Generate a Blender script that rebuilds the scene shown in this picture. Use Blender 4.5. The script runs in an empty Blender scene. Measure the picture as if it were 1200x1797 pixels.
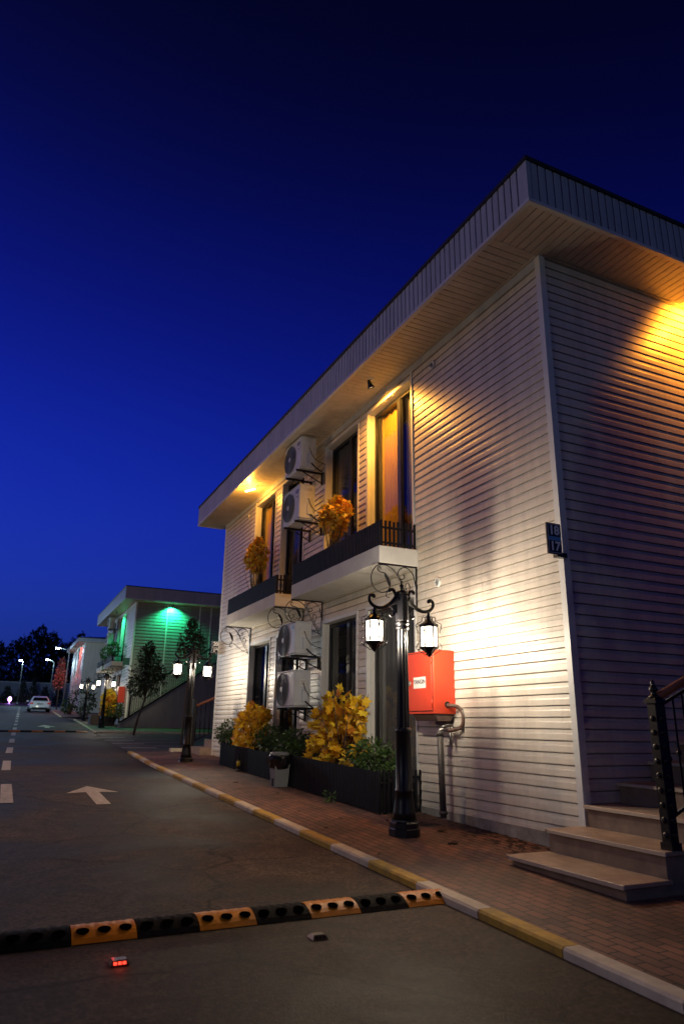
import bpy, math, random
from mathutils import Vector, Matrix
random.seed(7)
R = math.radians
D = bpy.data
SC = bpy.context.scene
COL = SC.collection

# ------------------------------------------------------------------ camera
PITCH, YAW, ROLL = .2996, .437, .0148
cd = D.cameras.new('camera'); cam = D.objects.new('camera', cd); COL.objects.link(cam)
F = Vector((math.sin(YAW)*math.cos(PITCH), math.cos(YAW)*math.cos(PITCH), math.sin(PITCH)))
R0 = Vector((math.cos(YAW), -math.sin(YAW), 0)); U0 = R0.cross(F)
R2 = R0*math.cos(ROLL) + U0*math.sin(ROLL); U2 = -R0*math.sin(ROLL) + U0*math.cos(ROLL)
cam.matrix_world = Matrix(((R2.x, U2.x, -F.x, 0), (R2.y, U2.y, -F.y, 0), (R2.z, U2.z, -F.z, 1.2), (0, 0, 0, 1)))
cd.sensor_fit = 'VERTICAL'; cd.sensor_height = 36; cd.lens = 36*1211/1797
cd.clip_end = 3000; cd.clip_start = .05
SC.camera = cam
cd.dof.use_dof = True; cd.dof.focus_distance = 8.5; cd.dof.aperture_fstop = 2.4

# ------------------------------------------------------------------ sky, exposure
SC.view_settings.view_transform = 'Standard'; SC.view_settings.look = 'None'
SC.view_settings.exposure = 0; SC.view_settings.gamma = 1
SC.cycles.use_denoising = True
SC.cycles.sample_clamp_indirect = 3
SC.cycles.max_bounces = 6; SC.cycles.transparent_max_bounces = 12
w = D.worlds.new('World'); SC.world = w; w.use_nodes = True
N = w.node_tree.nodes; L = w.node_tree.links; N.clear()
out = N.new('ShaderNodeOutputWorld'); bg = N.new('ShaderNodeBackground'); bg.inputs[1].default_value = 1.0
tc = N.new('ShaderNodeTexCoord'); sp = N.new('ShaderNodeSeparateXYZ'); L.new(tc.outputs['Generated'], sp.inputs[0])
rp = N.new('ShaderNodeValToRGB'); rp.color_ramp.interpolation = 'B_SPLINE'
def lin(c): return tuple(((v/255)/12.92 if v/255 <= .04045 else ((v/255+.055)/1.055)**2.4) for v in c)
stops = [(0, (14, 26, 88)), (.10, (21, 45, 130)), (.20, (22, 45, 158)), (.33, (15, 36, 156)), (.47, (10, 23, 128)), (.62, (6, 12, 88)), (.74, (4, 6, 50)), (.85, (2, 3, 30))]
e = rp.color_ramp.elements
while len(e) < len(stops): e.new(.5)
for i, (p, c) in enumerate(stops): e[i].position = p; e[i].color = lin(c)+(1,)
L.new(sp.outputs['Z'], rp.inputs[0])
# dusk glow is stronger towards the side where the sun went down (left of the street)
dt = N.new('ShaderNodeVectorMath'); dt.operation = 'DOT_PRODUCT'; dt.inputs[1].default_value = (-.62, .78, 0)
L.new(tc.outputs['Generated'], dt.inputs[0])
mr = N.new('ShaderNodeMapRange'); mr.inputs[1].default_value = -.3; mr.inputs[2].default_value = .8; mr.inputs[3].default_value = .28; mr.inputs[4].default_value = 1.15
L.new(dt.outputs['Value'], mr.inputs[0])
# the last light of a sun well below the horizon
st = N.new('ShaderNodeTexSky'); st.sky_type = 'NISHITA'; st.sun_disc = False; st.sun_elevation = R(-5); st.sun_rotation = R(-60)
ml = N.new('ShaderNodeMixRGB'); ml.blend_type = 'MULTIPLY'; ml.inputs[0].default_value = 1
L.new(rp.outputs[0], ml.inputs[1]); L.new(mr.outputs[0], ml.inputs[2])
ad = N.new('ShaderNodeMixRGB'); ad.blend_type = 'ADD'; ad.inputs[0].default_value = .1
L.new(ml.outputs[0], ad.inputs[1]); L.new(st.outputs[0], ad.inputs[2])
L.new(ad.outputs[0], bg.inputs[0]); L.new(bg.outputs[0], out.inputs[0])

# ------------------------------------------------------------------ ground shape
def gz(y): return .0258*y if y < 28 else .7224+.032*(y-28)
def sx(y): return 0 if y < 15 else .035*(y-15)
KX = 2.86; RZ = -.048   # RZ: road surface below the pavement
def gr(y): return gz(y)+RZ
W, Y0, Y1, H = 4.78, 5.065, 17.534, 6.319

# ------------------------------------------------------------------ materials
MATS = {}
def mat(name, col, rough=.6, metal=0, spec=None, noise=0, nscale=4, bump=0, bscale=30, emis=None, estr=0, col2=None, coat=0):
    if name in MATS: return MATS[name]
    m = D.materials.new(name); m.use_nodes = True; MATS[name] = m
    n = m.node_tree.nodes; l = m.node_tree.links; b = n['Principled BSDF']
    b.inputs['Base Color'].default_value = (*col, 1); b.inputs['Roughness'].default_value = rough; b.inputs['Metallic'].default_value = metal
    if spec is not None: b.inputs['Specular IOR Level'].default_value = spec
    if coat: b.inputs['Coat Weight'].default_value = coat
    if noise or bump:
        t = n.new('ShaderNodeTexCoord')
    if noise:
        no = n.new('ShaderNodeTexNoise'); no.inputs['Scale'].default_value = nscale; no.inputs['Detail'].default_value = 8; no.inputs['Roughness'].default_value = .65
        l.new(t.outputs['Object'], no.inputs[0])
        cr = n.new('ShaderNodeValToRGB'); cr.color_ramp.elements[0].position = .3; cr.color_ramp.elements[1].position = .72
        c2 = col2 or tuple(v*(1-noise) for v in col)
        cr.color_ramp.elements[0].color = (*c2, 1); cr.color_ramp.elements[1].color = (*col, 1)
        l.new(no.outputs[0], cr.inputs[0]); l.new(cr.outputs[0], b.inputs['Base Color'])
        rm = n.new('ShaderNodeMapRange'); rm.inputs[3].default_value = min(1, rough+.12); rm.inputs[4].default_value = max(0, rough-.1)
        l.new(no.outputs[0], rm.inputs[0]); l.new(rm.outputs[0], b.inputs['Roughness'])
    if bump:
        nb = n.new('ShaderNodeTexNoise'); nb.inputs['Scale'].default_value = bscale; nb.inputs['Detail'].default_value = 6
        l.new(t.outputs['Object'], nb.inputs[0])
        bu = n.new('ShaderNodeBump'); bu.inputs['Strength'].default_value = bump; bu.inputs['Distance'].default_value = .02
        l.new(nb.outputs[0], bu.inputs['Height']); l.new(bu.outputs[0], b.inputs['Normal'])
    if emis:
        b.inputs['Emission Color'].default_value = (*emis, 1); b.inputs['Emission Strength'].default_value = estr
    return m
def siding_mat(name, col, vert=False):
    m = D.materials.new(name); m.use_nodes = True; MATS[name] = m
    n = m.node_tree.nodes; l = m.node_tree.links; b = n['Principled BSDF']
    t = n.new('ShaderNodeTexCoord'); mp = n.new('ShaderNodeMapping'); l.new(t.outputs['Object'], mp.inputs[0])
    mp.inputs['Scale'].default_value = (2.2, 2.2, .35)
    no = n.new('ShaderNodeTexNoise'); no.inputs['Scale'].default_value = 1.6; no.inputs['Detail'].default_value = 9; no.inputs['Roughness'].default_value = .7
    l.new(mp.outputs[0], no.inputs[0])
    n2 = n.new('ShaderNodeTexNoise'); n2.inputs['Scale'].default_value = 26; n2.inputs['Detail'].default_value = 4; l.new(t.outputs['Object'], n2.inputs[0])
    mx = n.new('ShaderNodeMath'); mx.operation = 'MULTIPLY_ADD'; mx.inputs[1].default_value = .25; l.new(n2.outputs[0], mx.inputs[0]); l.new(no.outputs[0], mx.inputs[2])
    cr = n.new('ShaderNodeValToRGB'); cr.color_ramp.elements[0].position = .38; cr.color_ramp.elements[1].position = .72
    cr.color_ramp.elements[0].color = (*[v*.72 for v in col], 1); cr.color_ramp.elements[1].color = (*col, 1)
    l.new(mx.outputs[0], cr.inputs[0]); l.new(cr.outputs[0], b.inputs['Base Color'])
    b.inputs['Roughness'].default_value = .42
    nb = n.new('ShaderNodeTexNoise'); nb.inputs['Scale'].default_value = 3; nb.inputs['Detail'].default_value = 3; l.new(t.outputs['Object'], nb.inputs[0])
    bu = n.new('ShaderNodeBump'); bu.inputs['Strength'].default_value = .12; bu.inputs['Distance'].default_value = .03
    l.new(nb.outputs[0], bu.inputs['Height']); l.new(bu.outputs[0], b.inputs['Normal'])
    return m
SID = siding_mat('vinyl_siding', (.65, .60, .53))
SID2 = siding_mat('shaded_siding', (.25, .265, .255))  # darker copy of the siding, the end wall's shade put into its colour
SOF = siding_mat('soffit_boards', (.62, .56, .47))
FAS = siding_mat('fascia_panels', (.44, .48, .53))
TRIM = mat('white_trim', (.66, .67, .67), .4, noise=.12, nscale=3)
PLN = mat('plinth_render', (.40, .38, .34), .9, noise=.55, nscale=5, bump=.6, bscale=14)
SLAB = mat('slab_render', (.62, .62, .60), .8, noise=.18, nscale=3, bump=.15, bscale=20)
ROOF = mat('roof_dark', (.018, .018, .022), .6)
IRON = mat('black_iron', (.012, .012, .016), .38, .3, noise=.3, nscale=20)
FRM = mat('window_frame', (.012, .013, .018), .35)
SLAT = mat('dark_slats', (.014, .014, .020), .6, spec=.15, noise=.35, nscale=9)
BLK = mat('interior_dark', (.012, .012, .015), .9)
CURT = mat('curtain_cloth', (.50, .29, .05), .9)
CURTD = mat('sheer_dark', (.17, .165, .17), .9)
ACW = mat('ac_casing', (.64, .67, .72), .45, noise=.15, nscale=6)
ACG = mat('ac_grille', (.14, .165, .185), .5)
BLUE = mat('badge_blue', (.02, .035, .12), .4)
GREYL = mat('sticker_grey', (.32, .33, .34), .5)
RED = mat('cabinet_red', (.66, .055, .018), .38, noise=.12, nscale=4, coat=.2)
WHITE = mat('paper_white', (.75, .74, .72), .5)
INK = mat('ink_dark', (.05, .03, .05), .5)
CHROME = mat('worn_steel', (.42, .40, .38), .35, .9, noise=.4, nscale=12)
PIPE = mat('grey_pipe', (.16, .145, .135), .5, .3, noise=.4, nscale=8)
HOSE = mat('hose_rubber', (.16, .09, .07), .45, noise=.4, nscale=15)
BINM = mat('bin_plastic', (.20, .21, .22), .5, noise=.2, nscale=6)
BAG = mat('bin_bag', (.008, .008, .009), .22, bump=.8, bscale=9)
MARB = mat('step_marble', (.40, .28, .21), .5, noise=.5, nscale=5, bump=.15, bscale=30)
MARB2 = mat('step_riser', (.24, .17, .13), .55, noise=.45, nscale=7)
NOSE = mat('step_nosing', (.48, .40, .33), .4, noise=.2, nscale=12)
WOODR = mat('handrail_wood', (.26, .09, .045), .4, noise=.3, nscale=14)
YEL = mat('kerb_yellow', (.66, .40, .032), .75, noise=.6, nscale=7, col2=(.30, .20, .05), bump=.3, bscale=22)
KWH = mat('kerb_white', (.74, .66, .52), .75, noise=.5, nscale=6, col2=(.44, .38, .30), bump=.3, bscale=22)
RUBY = mat('rubber_yellow', (.80, .27, .012), .45, spec=.2, noise=.35, nscale=9, bump=.15, bscale=40)
RUBB = mat('rubber_black', (.008, .0078, .009), .75, spec=.06, noise=.3, nscale=9, bump=.15, bscale=40)
PNT = mat('road_paint', (.72, .64, .52), .65, noise=.6, nscale=14, col2=(.34, .29, .24))
BARK = mat('tree_bark', (.10, .085, .07), .9, noise=.4, nscale=10, bump=.5, bscale=20)
CARW = mat('car_paint', (.82, .83, .84), .25, coat=.6)
TYRE = mat('tyre_rubber', (.012, .012, .012), .7)
GLSD = mat('tinted_glass', (.01, .01, .012), .08)
TAIL = mat('tail_lamp', (.35, .02, .02), .25, emis=(1, .08, .06), estr=.15)
POLE = mat('galvanised_pole', (.22, .25, .25), .45, .5)
HEDG = mat('soil_dark', (.02, .016, .012), .95)
POT = mat('pot_clay', (.10, .085, .08), .7, noise=.3, nscale=6)
def leafmat(name, cols, rough=.5, trans=.25):
    m = D.materials.new(name); m.use_nodes = True; MATS[name] = m
    n = m.node_tree.nodes; l = m.node_tree.links; b = n['Principled BSDF']
    g = n.new('ShaderNodeNewGeometry'); cr = n.new('ShaderNodeValToRGB'); ee = cr.color_ramp.elements
    while len(ee) < len(cols): ee.new(.5)
    for i, c in enumerate(cols): ee[i].position = i/(len(cols)-1); ee[i].color = (*c, 1)
    l.new(g.outputs['Random Per Island'], cr.inputs[0]); l.new(cr.outputs[0], b.inputs['Base Color'])
    b.inputs['Roughness'].default_value = rough
    tr = n.new('ShaderNodeBsdfTranslucent'); l.new(cr.outputs[0], tr.inputs[0]); mx = n.new('ShaderNodeMixShader'); mx.inputs[0].default_value = trans
    l.new(b.outputs[0], mx.inputs[1]); l.new(tr.outputs[0], mx.inputs[2]); l.new(mx.outputs[0], n['Material Output'].inputs[0])
    return m
LGR = leafmat('leaf_green', [(.03, .07, .018), (.06, .12, .03), (.04, .085, .02), (.10, .17, .045)])
LYE = leafmat('leaf_yellow', [(.85, .60, .03), (.80, .42, .02), (.88, .68, .05), (.50, .16, .015), (.85, .55, .03), (.86, .64, .04)])
LOR = leafmat('leaf_orange', [(.75, .42, .04), (.62, .24, .02), (.60, .46, .05), (.80, .40, .03), (.42, .38, .05)])
LDK = leafmat('leaf_dark', [(.014, .022, .012), (.03, .045, .02), (.02, .03, .016)])
LTR = leafmat('leaf_tree', [(.025, .05, .02), (.05, .085, .03), (.035, .065, .025)])
LRD = leafmat('leaf_red_lit', [(.30, .06, .06), (.45, .12, .12), (.10, .09, .04), (.5, .25, .22)])  # red light on the far tree put into its leaf colours
def glass_mat():
    m = D.materials.new('window_glass'); m.use_nodes = True; MATS['window_glass'] = m
    n = m.node_tree.nodes; l = m.node_tree.links; n.remove(n['Principled BSDF'])
    f = n.new('ShaderNodeFresnel'); f.inputs[0].default_value = 1.5
    a = n.new('ShaderNodeMath'); a.operation = 'MULTIPLY_ADD'; a.inputs[1].default_value = .13; a.inputs[2].default_value = .003; l.new(f.outputs[0], a.inputs[0])
    t = n.new('ShaderNodeBsdfTransparent'); t.inputs[0].default_value = (.72, .74, .76, 1)
    g = n.new('ShaderNodeBsdfGlossy'); g.inputs['Roughness'].default_value = .04
    x = n.new('ShaderNodeMixShader'); l.new(a.outputs[0], x.inputs[0]); l.new(t.outputs[0], x.inputs[1]); l.new(g.outputs[0], x.inputs[2])
    l.new(x.outputs[0], n['Material Output'].inputs[0]); return m
GLS = glass_mat()
def glow_glass(name, col, s, tr=.75):
    m = D.materials.new(name); m.use_nodes = True
    n = m.node_tree.nodes; l = m.node_tree.links; n.remove(n['Principled BSDF'])
    t = n.new('ShaderNodeBsdfTransparent'); t.inputs[0].default_value = (tr, tr, tr, 1)
    em = n.new('ShaderNodeEmission'); em.inputs[0].default_value = (*col, 1); em.inputs[1].default_value = s
    x = n.new('ShaderNodeAddShader'); l.new(t.outputs[0], x.inputs[0]); l.new(em.outputs[0], x.inputs[1]); l.new(x.outputs[0], n['Material Output'].inputs[0]); return m
LANT = glow_glass('lantern_glass', (1, .88, .66), 5.0)
LEDC = mat('led_cool', (.8, .8, .8), .5, emis=(.75, .95, 1), estr=45)
AMB = mat('bulb_amber', (.8, .6, .3), .5, emis=(1, .62, .16), estr=12)
AMBD = mat('spot_lens', (.8, .7, .6), .4, emis=(1, .75, .4), estr=1.2)
GRNE = mat('bulb_green', (.2, .8, .5), .5, emis=(.1, 1, .45), estr=9)
REDE = mat('led_red', (.8, .1, .05), .5, emis=(1, .06, .03), estr=2.2)
def road_mat():
    m = D.materials.new('road_concrete'); m.use_nodes = True
    n = m.node_tree.nodes; l = m.node_tree.links; b = n['Principled BSDF']
    t = n.new('ShaderNodeTexCoord')
    a = n.new('ShaderNodeTexNoise'); a.inputs['Scale'].default_value = .55; a.inputs['Detail'].default_value = 10; a.inputs['Roughness'].default_value = .6; a.inputs['Distortion'].default_value = .9
    c = n.new('ShaderNodeTexNoise'); c.inputs['Scale'].default_value = 95; c.inputs['Detail'].default_value = 4
    l.new(t.outputs['Object'], a.inputs[0]); l.new(t.outputs['Object'], c.inputs[0])
    ad = n.new('ShaderNodeMath'); ad.operation = 'MULTIPLY_ADD'; ad.inputs[1].default_value = .34; l.new(c.outputs[0], ad.inputs[0]); l.new(a.outputs[0], ad.inputs[2])
    cr = n.new('ShaderNodeValToRGB'); cr.color_ramp.elements[0].position = .50; cr.color_ramp.elements[1].position = .86
    cr.color_ramp.elements[0].color = (.012, .0085, .007, 1); cr.color_ramp.elements[1].color = (.105, .070, .050, 1)
    x = cr.color_ramp.elements.new(.66); x.color = (.040, .0275, .021, 1)
    l.new(ad.outputs[0], cr.inputs[0])
    g2 = n.new('ShaderNodeTexNoise'); g2.inputs['Scale'].default_value = 34; g2.inputs['Detail'].default_value = 2; l.new(t.outputs['Object'], g2.inputs[0])
    r2 = n.new('ShaderNodeMapRange'); r2.inputs[1].default_value = .36; r2.inputs[2].default_value = .64; r2.inputs[3].default_value = .62; r2.inputs[4].default_value = 1.4; l.new(g2.outputs[0], r2.inputs[0])
    dw = n.new('ShaderNodeMixRGB'); dw.blend_type = 'ADD'; dw.inputs[0].default_value = .9; l.new(t.outputs['Object'], dw.inputs[1]); l.new(a.outputs['Color'], dw.inputs[2])
    vo = n.new('ShaderNodeTexVoronoi'); vo.feature = 'DISTANCE_TO_EDGE'; vo.inputs['Scale'].default_value = .42; l.new(dw.outputs[0], vo.inputs[0])
    vr = n.new('ShaderNodeMapRange'); vr.inputs[1].default_value = .002; vr.inputs[2].default_value = .010; vr.inputs[3].default_value = .35; vr.inputs[4].default_value = 1; l.new(vo.outputs['Distance'], vr.inputs[0])
    st_ = n.new('ShaderNodeTexNoise'); st_.inputs['Scale'].default_value = 2.3; st_.inputs['Detail'].default_value = 5; st_.inputs['Distortion'].default_value = 2.5; l.new(t.outputs['Object'], st_.inputs[0])
    sr = n.new('ShaderNodeMapRange'); sr.inputs[1].default_value = .40; sr.inputs[2].default_value = .62; sr.inputs[3].default_value = .78; sr.inputs[4].default_value = 1.2; l.new(st_.outputs[0], sr.inputs[0])
    p1 = n.new('ShaderNodeMath'); p1.operation = 'MULTIPLY'; l.new(r2.outputs[0], p1.inputs[0]); l.new(vr.outputs[0], p1.inputs[1])
    p2 = n.new('ShaderNodeMath'); p2.operation = 'MULTIPLY'; l.new(p1.outputs[0], p2.inputs[0]); l.new(sr.outputs[0], p2.inputs[1])
    mm = n.new('ShaderNodeMixRGB'); mm.blend_type = 'MULTIPLY'; mm.inputs[0].default_value = 1; l.new(cr.outputs[0], mm.inputs[1]); l.new(p2.outputs[0], mm.inputs[2]); l.new(mm.outputs[0], b.inputs['Base Color'])
    b.inputs['Specular IOR Level'].default_value = .16
    mr = n.new('ShaderNodeMapRange'); mr.inputs[1].default_value = .35; mr.inputs[2].default_value = .75; mr.inputs[3].default_value = .6; mr.inputs[4].default_value = .9
    l.new(a.outputs[0], mr.inputs[0]); l.new(mr.outputs[0], b.inputs['Roughness'])
    bu = n.new('ShaderNodeBump'); bu.inputs['Strength'].default_value = .7; bu.inputs['Distance'].default_value = .012
    l.new(ad.outputs[0], bu.inputs['Height']); l.new(bu.outputs[0], b.inputs['Normal'])
    return m
ROAD = road_mat()
def brick_mat(name, c1, c2, mort, sc=1.0):
    m = D.materials.new(name); m.use_nodes = True
    n = m.node_tree.nodes; l = m.node_tree.links; b = n['Principled BSDF']
    t = n.new('ShaderNodeTexCoord'); mp = n.new('ShaderNodeMapping'); mp.inputs['Rotation'].default_value = (0, 0, R(90)); l.new(t.outputs['Object'], mp.inputs[0])
    wn = n.new('ShaderNodeTexNoise'); wn.inputs['Scale'].default_value = 3; l.new(mp.outputs[0], wn.inputs[0])
    wa = n.new('ShaderNodeMixRGB'); wa.blend_type = 'ADD'; wa.inputs[0].default_value = .02; l.new(mp.outputs[0], wa.inputs[1]); l.new(wn.outputs['Color'], wa.inputs[2])
    br = n.new('ShaderNodeTexBrick'); l.new(wa.outputs[0], br.inputs[0])
    br.inputs['Scale'].default_value = 1; br.inputs['Brick Width'].default_value = .17*sc; br.inputs['Row Height'].default_value = .085*sc; br.inputs['Mortar Size'].default_value = .007; br.inputs['Mortar Smooth'].default_value = .3
    br.inputs['Color1'].default_value = (*c1, 1); br.inputs['Color2'].default_value = (*c2, 1); br.inputs['Mortar'].default_value = (*mort, 1)
    no = n.new('ShaderNodeTexNoise'); no.inputs['Scale'].default_value = 1.7; no.inputs['Detail'].default_value = 8; l.new(t.outputs['Object'], no.inputs[0])
    cr = n.new('ShaderNodeValToRGB'); cr.color_ramp.elements[0].position = .35; cr.color_ramp.elements[1].position = .65; cr.color_ramp.elements[0].color = (.35, .33, .32, 1)
    l.new(no.outputs[0], cr.inputs[0])
    mu = n.new('ShaderNodeMixRGB'); mu.blend_type = 'MULTIPLY'; mu.inputs[0].default_value = .85; l.new(br.outputs[0], mu.inputs[1]); l.new(cr.outputs[0], mu.inputs[2])
    l.new(mu.outputs[0], b.inputs['Base Color']); b.inputs['Roughness'].default_value = .72
    fn = n.new('ShaderNodeTexNoise'); fn.inputs['Scale'].default_value = 40; l.new(t.outputs['Object'], fn.inputs[0])
    hh = n.new('ShaderNodeMath'); hh.operation = 'MULTIPLY_ADD'; hh.inputs[1].default_value = -1; l.new(br.outputs['Fac'], hh.inputs[0]); l.new(fn.outputs[0], hh.inputs[2])
    h2 = n.new('ShaderNodeMath'); h2.operation = 'ADD'; l.new(hh.outputs[0], h2.inputs[0]); l.new(wn.outputs[0], h2.inputs[1])
    bu = n.new('ShaderNodeBump'); bu.inputs['Strength'].default_value = .8; bu.inputs['Distance'].default_value = .008
    l.new(h2.outputs[0], bu.inputs['Height']); l.new(bu.outputs[0], b.inputs['Normal'])
    return m
BRK = brick_mat('pavement_brick', (.27, .115, .078), (.14, .072, .055), (.018, .014, .012), 1.02)
PRK = brick_mat('parking_paver', (.13, .10, .09), (.08, .065, .06), (.03, .026, .024), 1.2)

# ------------------------------------------------------------------ mesh builder
class MB:
    def __init__(s): s.v = []; s.f = []; s.m = []; s.s = []
    def face(s, pts, mi=0, sm=False):
        b = len(s.v); s.v += [tuple(p) for p in pts]; s.f.append(tuple(range(b, b+len(pts)))); s.m.append(mi); s.s.append(sm); return s
    def box(s, x0, x1, y0, y1, z0, z1, mi=0, bev=0):
        if bev:
            return s.bevbox(x0, x1, y0, y1, z0, z1, bev, mi)
        b = len(s.v); s.v += [(x, y, z) for x in (x0, x1) for y in (y0, y1) for z in (z0, z1)]
        for q in ((0, 1, 3, 2), (4, 6, 7, 5), (0, 4, 5, 1), (2, 3, 7, 6), (0, 2, 6, 4), (1, 5, 7, 3)):
            s.f.append(tuple(b+i for i in q)); s.m.append(mi); s.s.append(False)
        return s
    def bevbox(s, x0, x1, y0, y1, z0, z1, r, mi=0):
        # octagonal section boxes in all three axes: chamfered box
        c = [(x0+x1)/2, (y0+y1)/2, (z0+z1)/2]; h = [(x1-x0)/2, (y1-y0)/2, (z1-z0)/2]
        idx = {}
        b = len(s.v)
        for sx_ in (-1, 1):
            for sy_ in (-1, 1):
                for sz_ in (-1, 1):
                    for a in range(3):
                        p = []
                        for k, sg in enumerate((sx_, sy_, sz_)):
                            p.append(c[k]+sg*(h[k]-(0 if k == a else r)))
                        idx[(sx_, sy_, sz_, a)] = len(s.v); s.v.append(tuple(p))
        def F_(ids): s.f.append(tuple(ids)); s.m.append(mi); s.s.append(False)
        for a in range(3):
            o1, o2 = [k for k in range(3) if k != a]
            for sg in (-1, 1):
                q = []
                for u, v in ((-1, -1), (1, -1), (1, 1), (-1, 1)):
                    k = [0, 0, 0]; k[a] = sg; k[o1] = u; k[o2] = v; q.append(idx[(*k, a)])
                F_(q if (sg > 0) == (a != 1) else q[::-1])
        for a in range(3):
            o1, o2 = [k for k in range(3) if k != a]
            for u in (-1, 1):
                for v in (-1, 1):
                    q = []
                    for sg, ax in ((-1, o1), (1, o1), (1, o2), (-1, o2)):
                        k = [0, 0, 0]; k[a] = sg; k[o1] = u; k[o2] = v; q.append(idx[(*k, ax)])
                    F_(q)
        for x in (-1, 1):
            for y in (-1, 1):
                for z in (-1, 1): F_([idx[(x, y, z, a)] for a in range(3)])
        return s
    def tube(s, pts, r, n=8, mi=0, sm=True, cap=True, sq=False):
        pts = [Vector(p) for p in pts]; k = len(pts)
        rr = r if isinstance(r, (list, tuple)) else [r]*k
        b = len(s.v); up = None
        for i, p in enumerate(pts):
            t = (pts[min(i+1, k-1)]-pts[max(i-1, 0)])
            if t.length < 1e-9: t = Vector((0, 0, 1))
            t.normalize()
            if up is None:
                up = Vector((0, 0, 1)) if abs(t.z) < .9 else Vector((1, 0, 0))
            a = t.cross(up)
            if a.length < 1e-4: a = t.cross(Vector((0, 1, 0)))
            a.normalize(); up = a.cross(t).normalized(); c = up
            off = math.pi/n if sq else 0
            for j in range(n):
                an = 2*math.pi*j/n+off
                s.v.append(tuple(p+(a*math.cos(an)+c*math.sin(an))*rr[i]))
        for i in range(k-1):
            for j in range(n):
                s.f.append((b+i*n+j, b+i*n+(j+1) % n, b+(i+1)*n+(j+1) % n, b+(i+1)*n+j)); s.m.append(mi); s.s.append(sm)
        if cap:
            s.f.append(tuple(b+j for j in range(n))[::-1]); s.m.append(mi); s.s.append(False)
            s.f.append(tuple(b+(k-1)*n+j for j in range(n))); s.m.append(mi); s.s.append(False)
        return s
    def lathe(s, prof, cx, cy, n=16, mi=0, sm=True, flute=0, axis='z', rot=0, cz=0):
        b = len(s.v); k = len(prof)
        for r, z in prof:
            for j in range(n):
                an = 2*math.pi*j/n+rot; q = r*(1-(flute if j % 2 else 0))
                if axis == 'z': s.v.append((cx+q*math.cos(an), cy+q*math.sin(an), cz+z))
                elif axis == 'x': s.v.append((cx+z, cy+q*math.cos(an), cz+q*math.sin(an)))
                else: s.v.append((cx+q*math.cos(an), cy+z, cz+q*math.sin(an)))
        for i in range(k-1):
            for j in range(n):
                s.f.append((b+i*n+j, b+i*n+(j+1) % n, b+(i+1)*n+(j+1) % n, b+(i+1)*n+j)); s.m.append(mi); s.s.append(sm)
        s.f.append(tuple(b+j for j in range(n))[::-1]); s.m.append(mi); s.s.append(False)
        s.f.append(tuple(b+(k-1)*n+j for j in range(n))); s.m.append(mi); s.s.append(False)
        return s
    def prism(s, poly, fn, d0, d1, mi=0):
        b = len(s.v); n = len(poly)
        s.v += [tuple(fn(u, v, d0)) for u, v in poly]+[tuple(fn(u, v, d1)) for u, v in poly]
        s.f.append(tuple(range(b, b+n))); s.f.append(tuple(range(b+n, b+2*n))[::-1]); s.m += [mi, mi]; s.s += [False, False]
        for i in range(n):
            s.f.append((b+i, b+n+i, b+n+(i+1) % n, b+(i+1) % n)); s.m.append(mi); s.s.append(False)
        return s
    def build(s, name, mats, parent=None, at=None, fix=True):
        me = D.meshes.new(name)
        o = D.objects.new(name, me)
        ox = Vector(at) if at is not None else Vector((0, 0, 0))
        if parent is not None: ox = Vector(parent['_o']) if '_o' in parent else Vector((0, 0, 0))
        me.from_pydata([(x-ox.x, y-ox.y, z-ox.z) for x, y, z in s.v], [], s.f)
        for m in (mats if isinstance(mats, (list, tuple)) else [mats]): me.materials.append(m)
        me.polygons.foreach_set('material_index', s.m); me.polygons.foreach_set('use_smooth', s.s)
        me.update()
        if fix:
            import bmesh
            bm = bmesh.new(); bm.from_mesh(me); bmesh.ops.recalc_face_normals(bm, faces=bm.faces); bm.to_mesh(me); bm.free()
        COL.objects.link(o)
        if parent is not None:
            o.parent = parent; o['_o'] = tuple(ox)
        else: o.location = ox; o['_o'] = tuple(ox)
        return o
def tag(o, label=None, cat=None, group=None, kind=None):
    if label: o['label'] = label
    if cat: o['category'] = cat
    if group: o['group'] = group
    if kind: o['kind'] = kind
    return o
def thing(name, at, label, cat, group=None):
    o = D.objects.new(name, None); COL.objects.link(o); o.location = at; o['_o'] = tuple(at); o.empty_display_size = .1
    return tag(o, label, cat, group)
def kids(o): return [c for c in D.objects if c.parent == o]
def copy_tree(o, parent=None):
    ks = kids(o); c = o.copy(); COL.objects.link(c)
    if parent: c.parent = parent
    for k in ks: copy_tree(k, c)
    return c
def light(name, kind, loc, power, col, rad=.05, parent=None, spot=None, aim=None, blend=.6):
    ld = D.lights.new(name, kind); ld.energy = power; ld.color = col; ld.shadow_soft_size = rad
    o = D.objects.new(name, ld); COL.objects.link(o)
    if spot: ld.spot_size = R(spot); ld.spot_blend = blend
    M = Matrix.Translation(loc)
    if aim is not None:
        M = M @ (Vector(aim)-Vector(loc)).to_track_quat('-Z', 'Y').to_matrix().to_4x4()
    if parent is not None:
        o.parent = parent; M = Matrix.Translation(-Vector(parent['_o'])) @ M
    o.matrix_local = M
    return o
def text_mesh(txt, size, fn, parent, m, name='lettering', bold=.0):
    """text as flat raised mesh; fn maps (u,v,d) -> world"""
    cu = D.curves.new('t', 'FONT'); cu.body = txt; cu.size = size; cu.align_x = 'CENTER'; cu.align_y = 'CENTER'; cu.offset = bold; cu.extrude = .0012
    o = D.objects.new('t', cu); COL.objects.link(o)
    dg = bpy.context.evaluated_depsgraph_get(); me = D.meshes.new_from_object(o.evaluated_get(dg))
    D.objects.remove(o); D.curves.remove(cu)
    ox = Vector(parent['_o'])
    for v in me.vertices: v.co = Vector(fn(v.co.x, v.co.y, v.co.z))-ox
    me.materials.clear(); me.materials.append(m)
    t = D.objects.new(name, me); COL.objects.link(t); t.parent = parent
    return t

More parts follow.
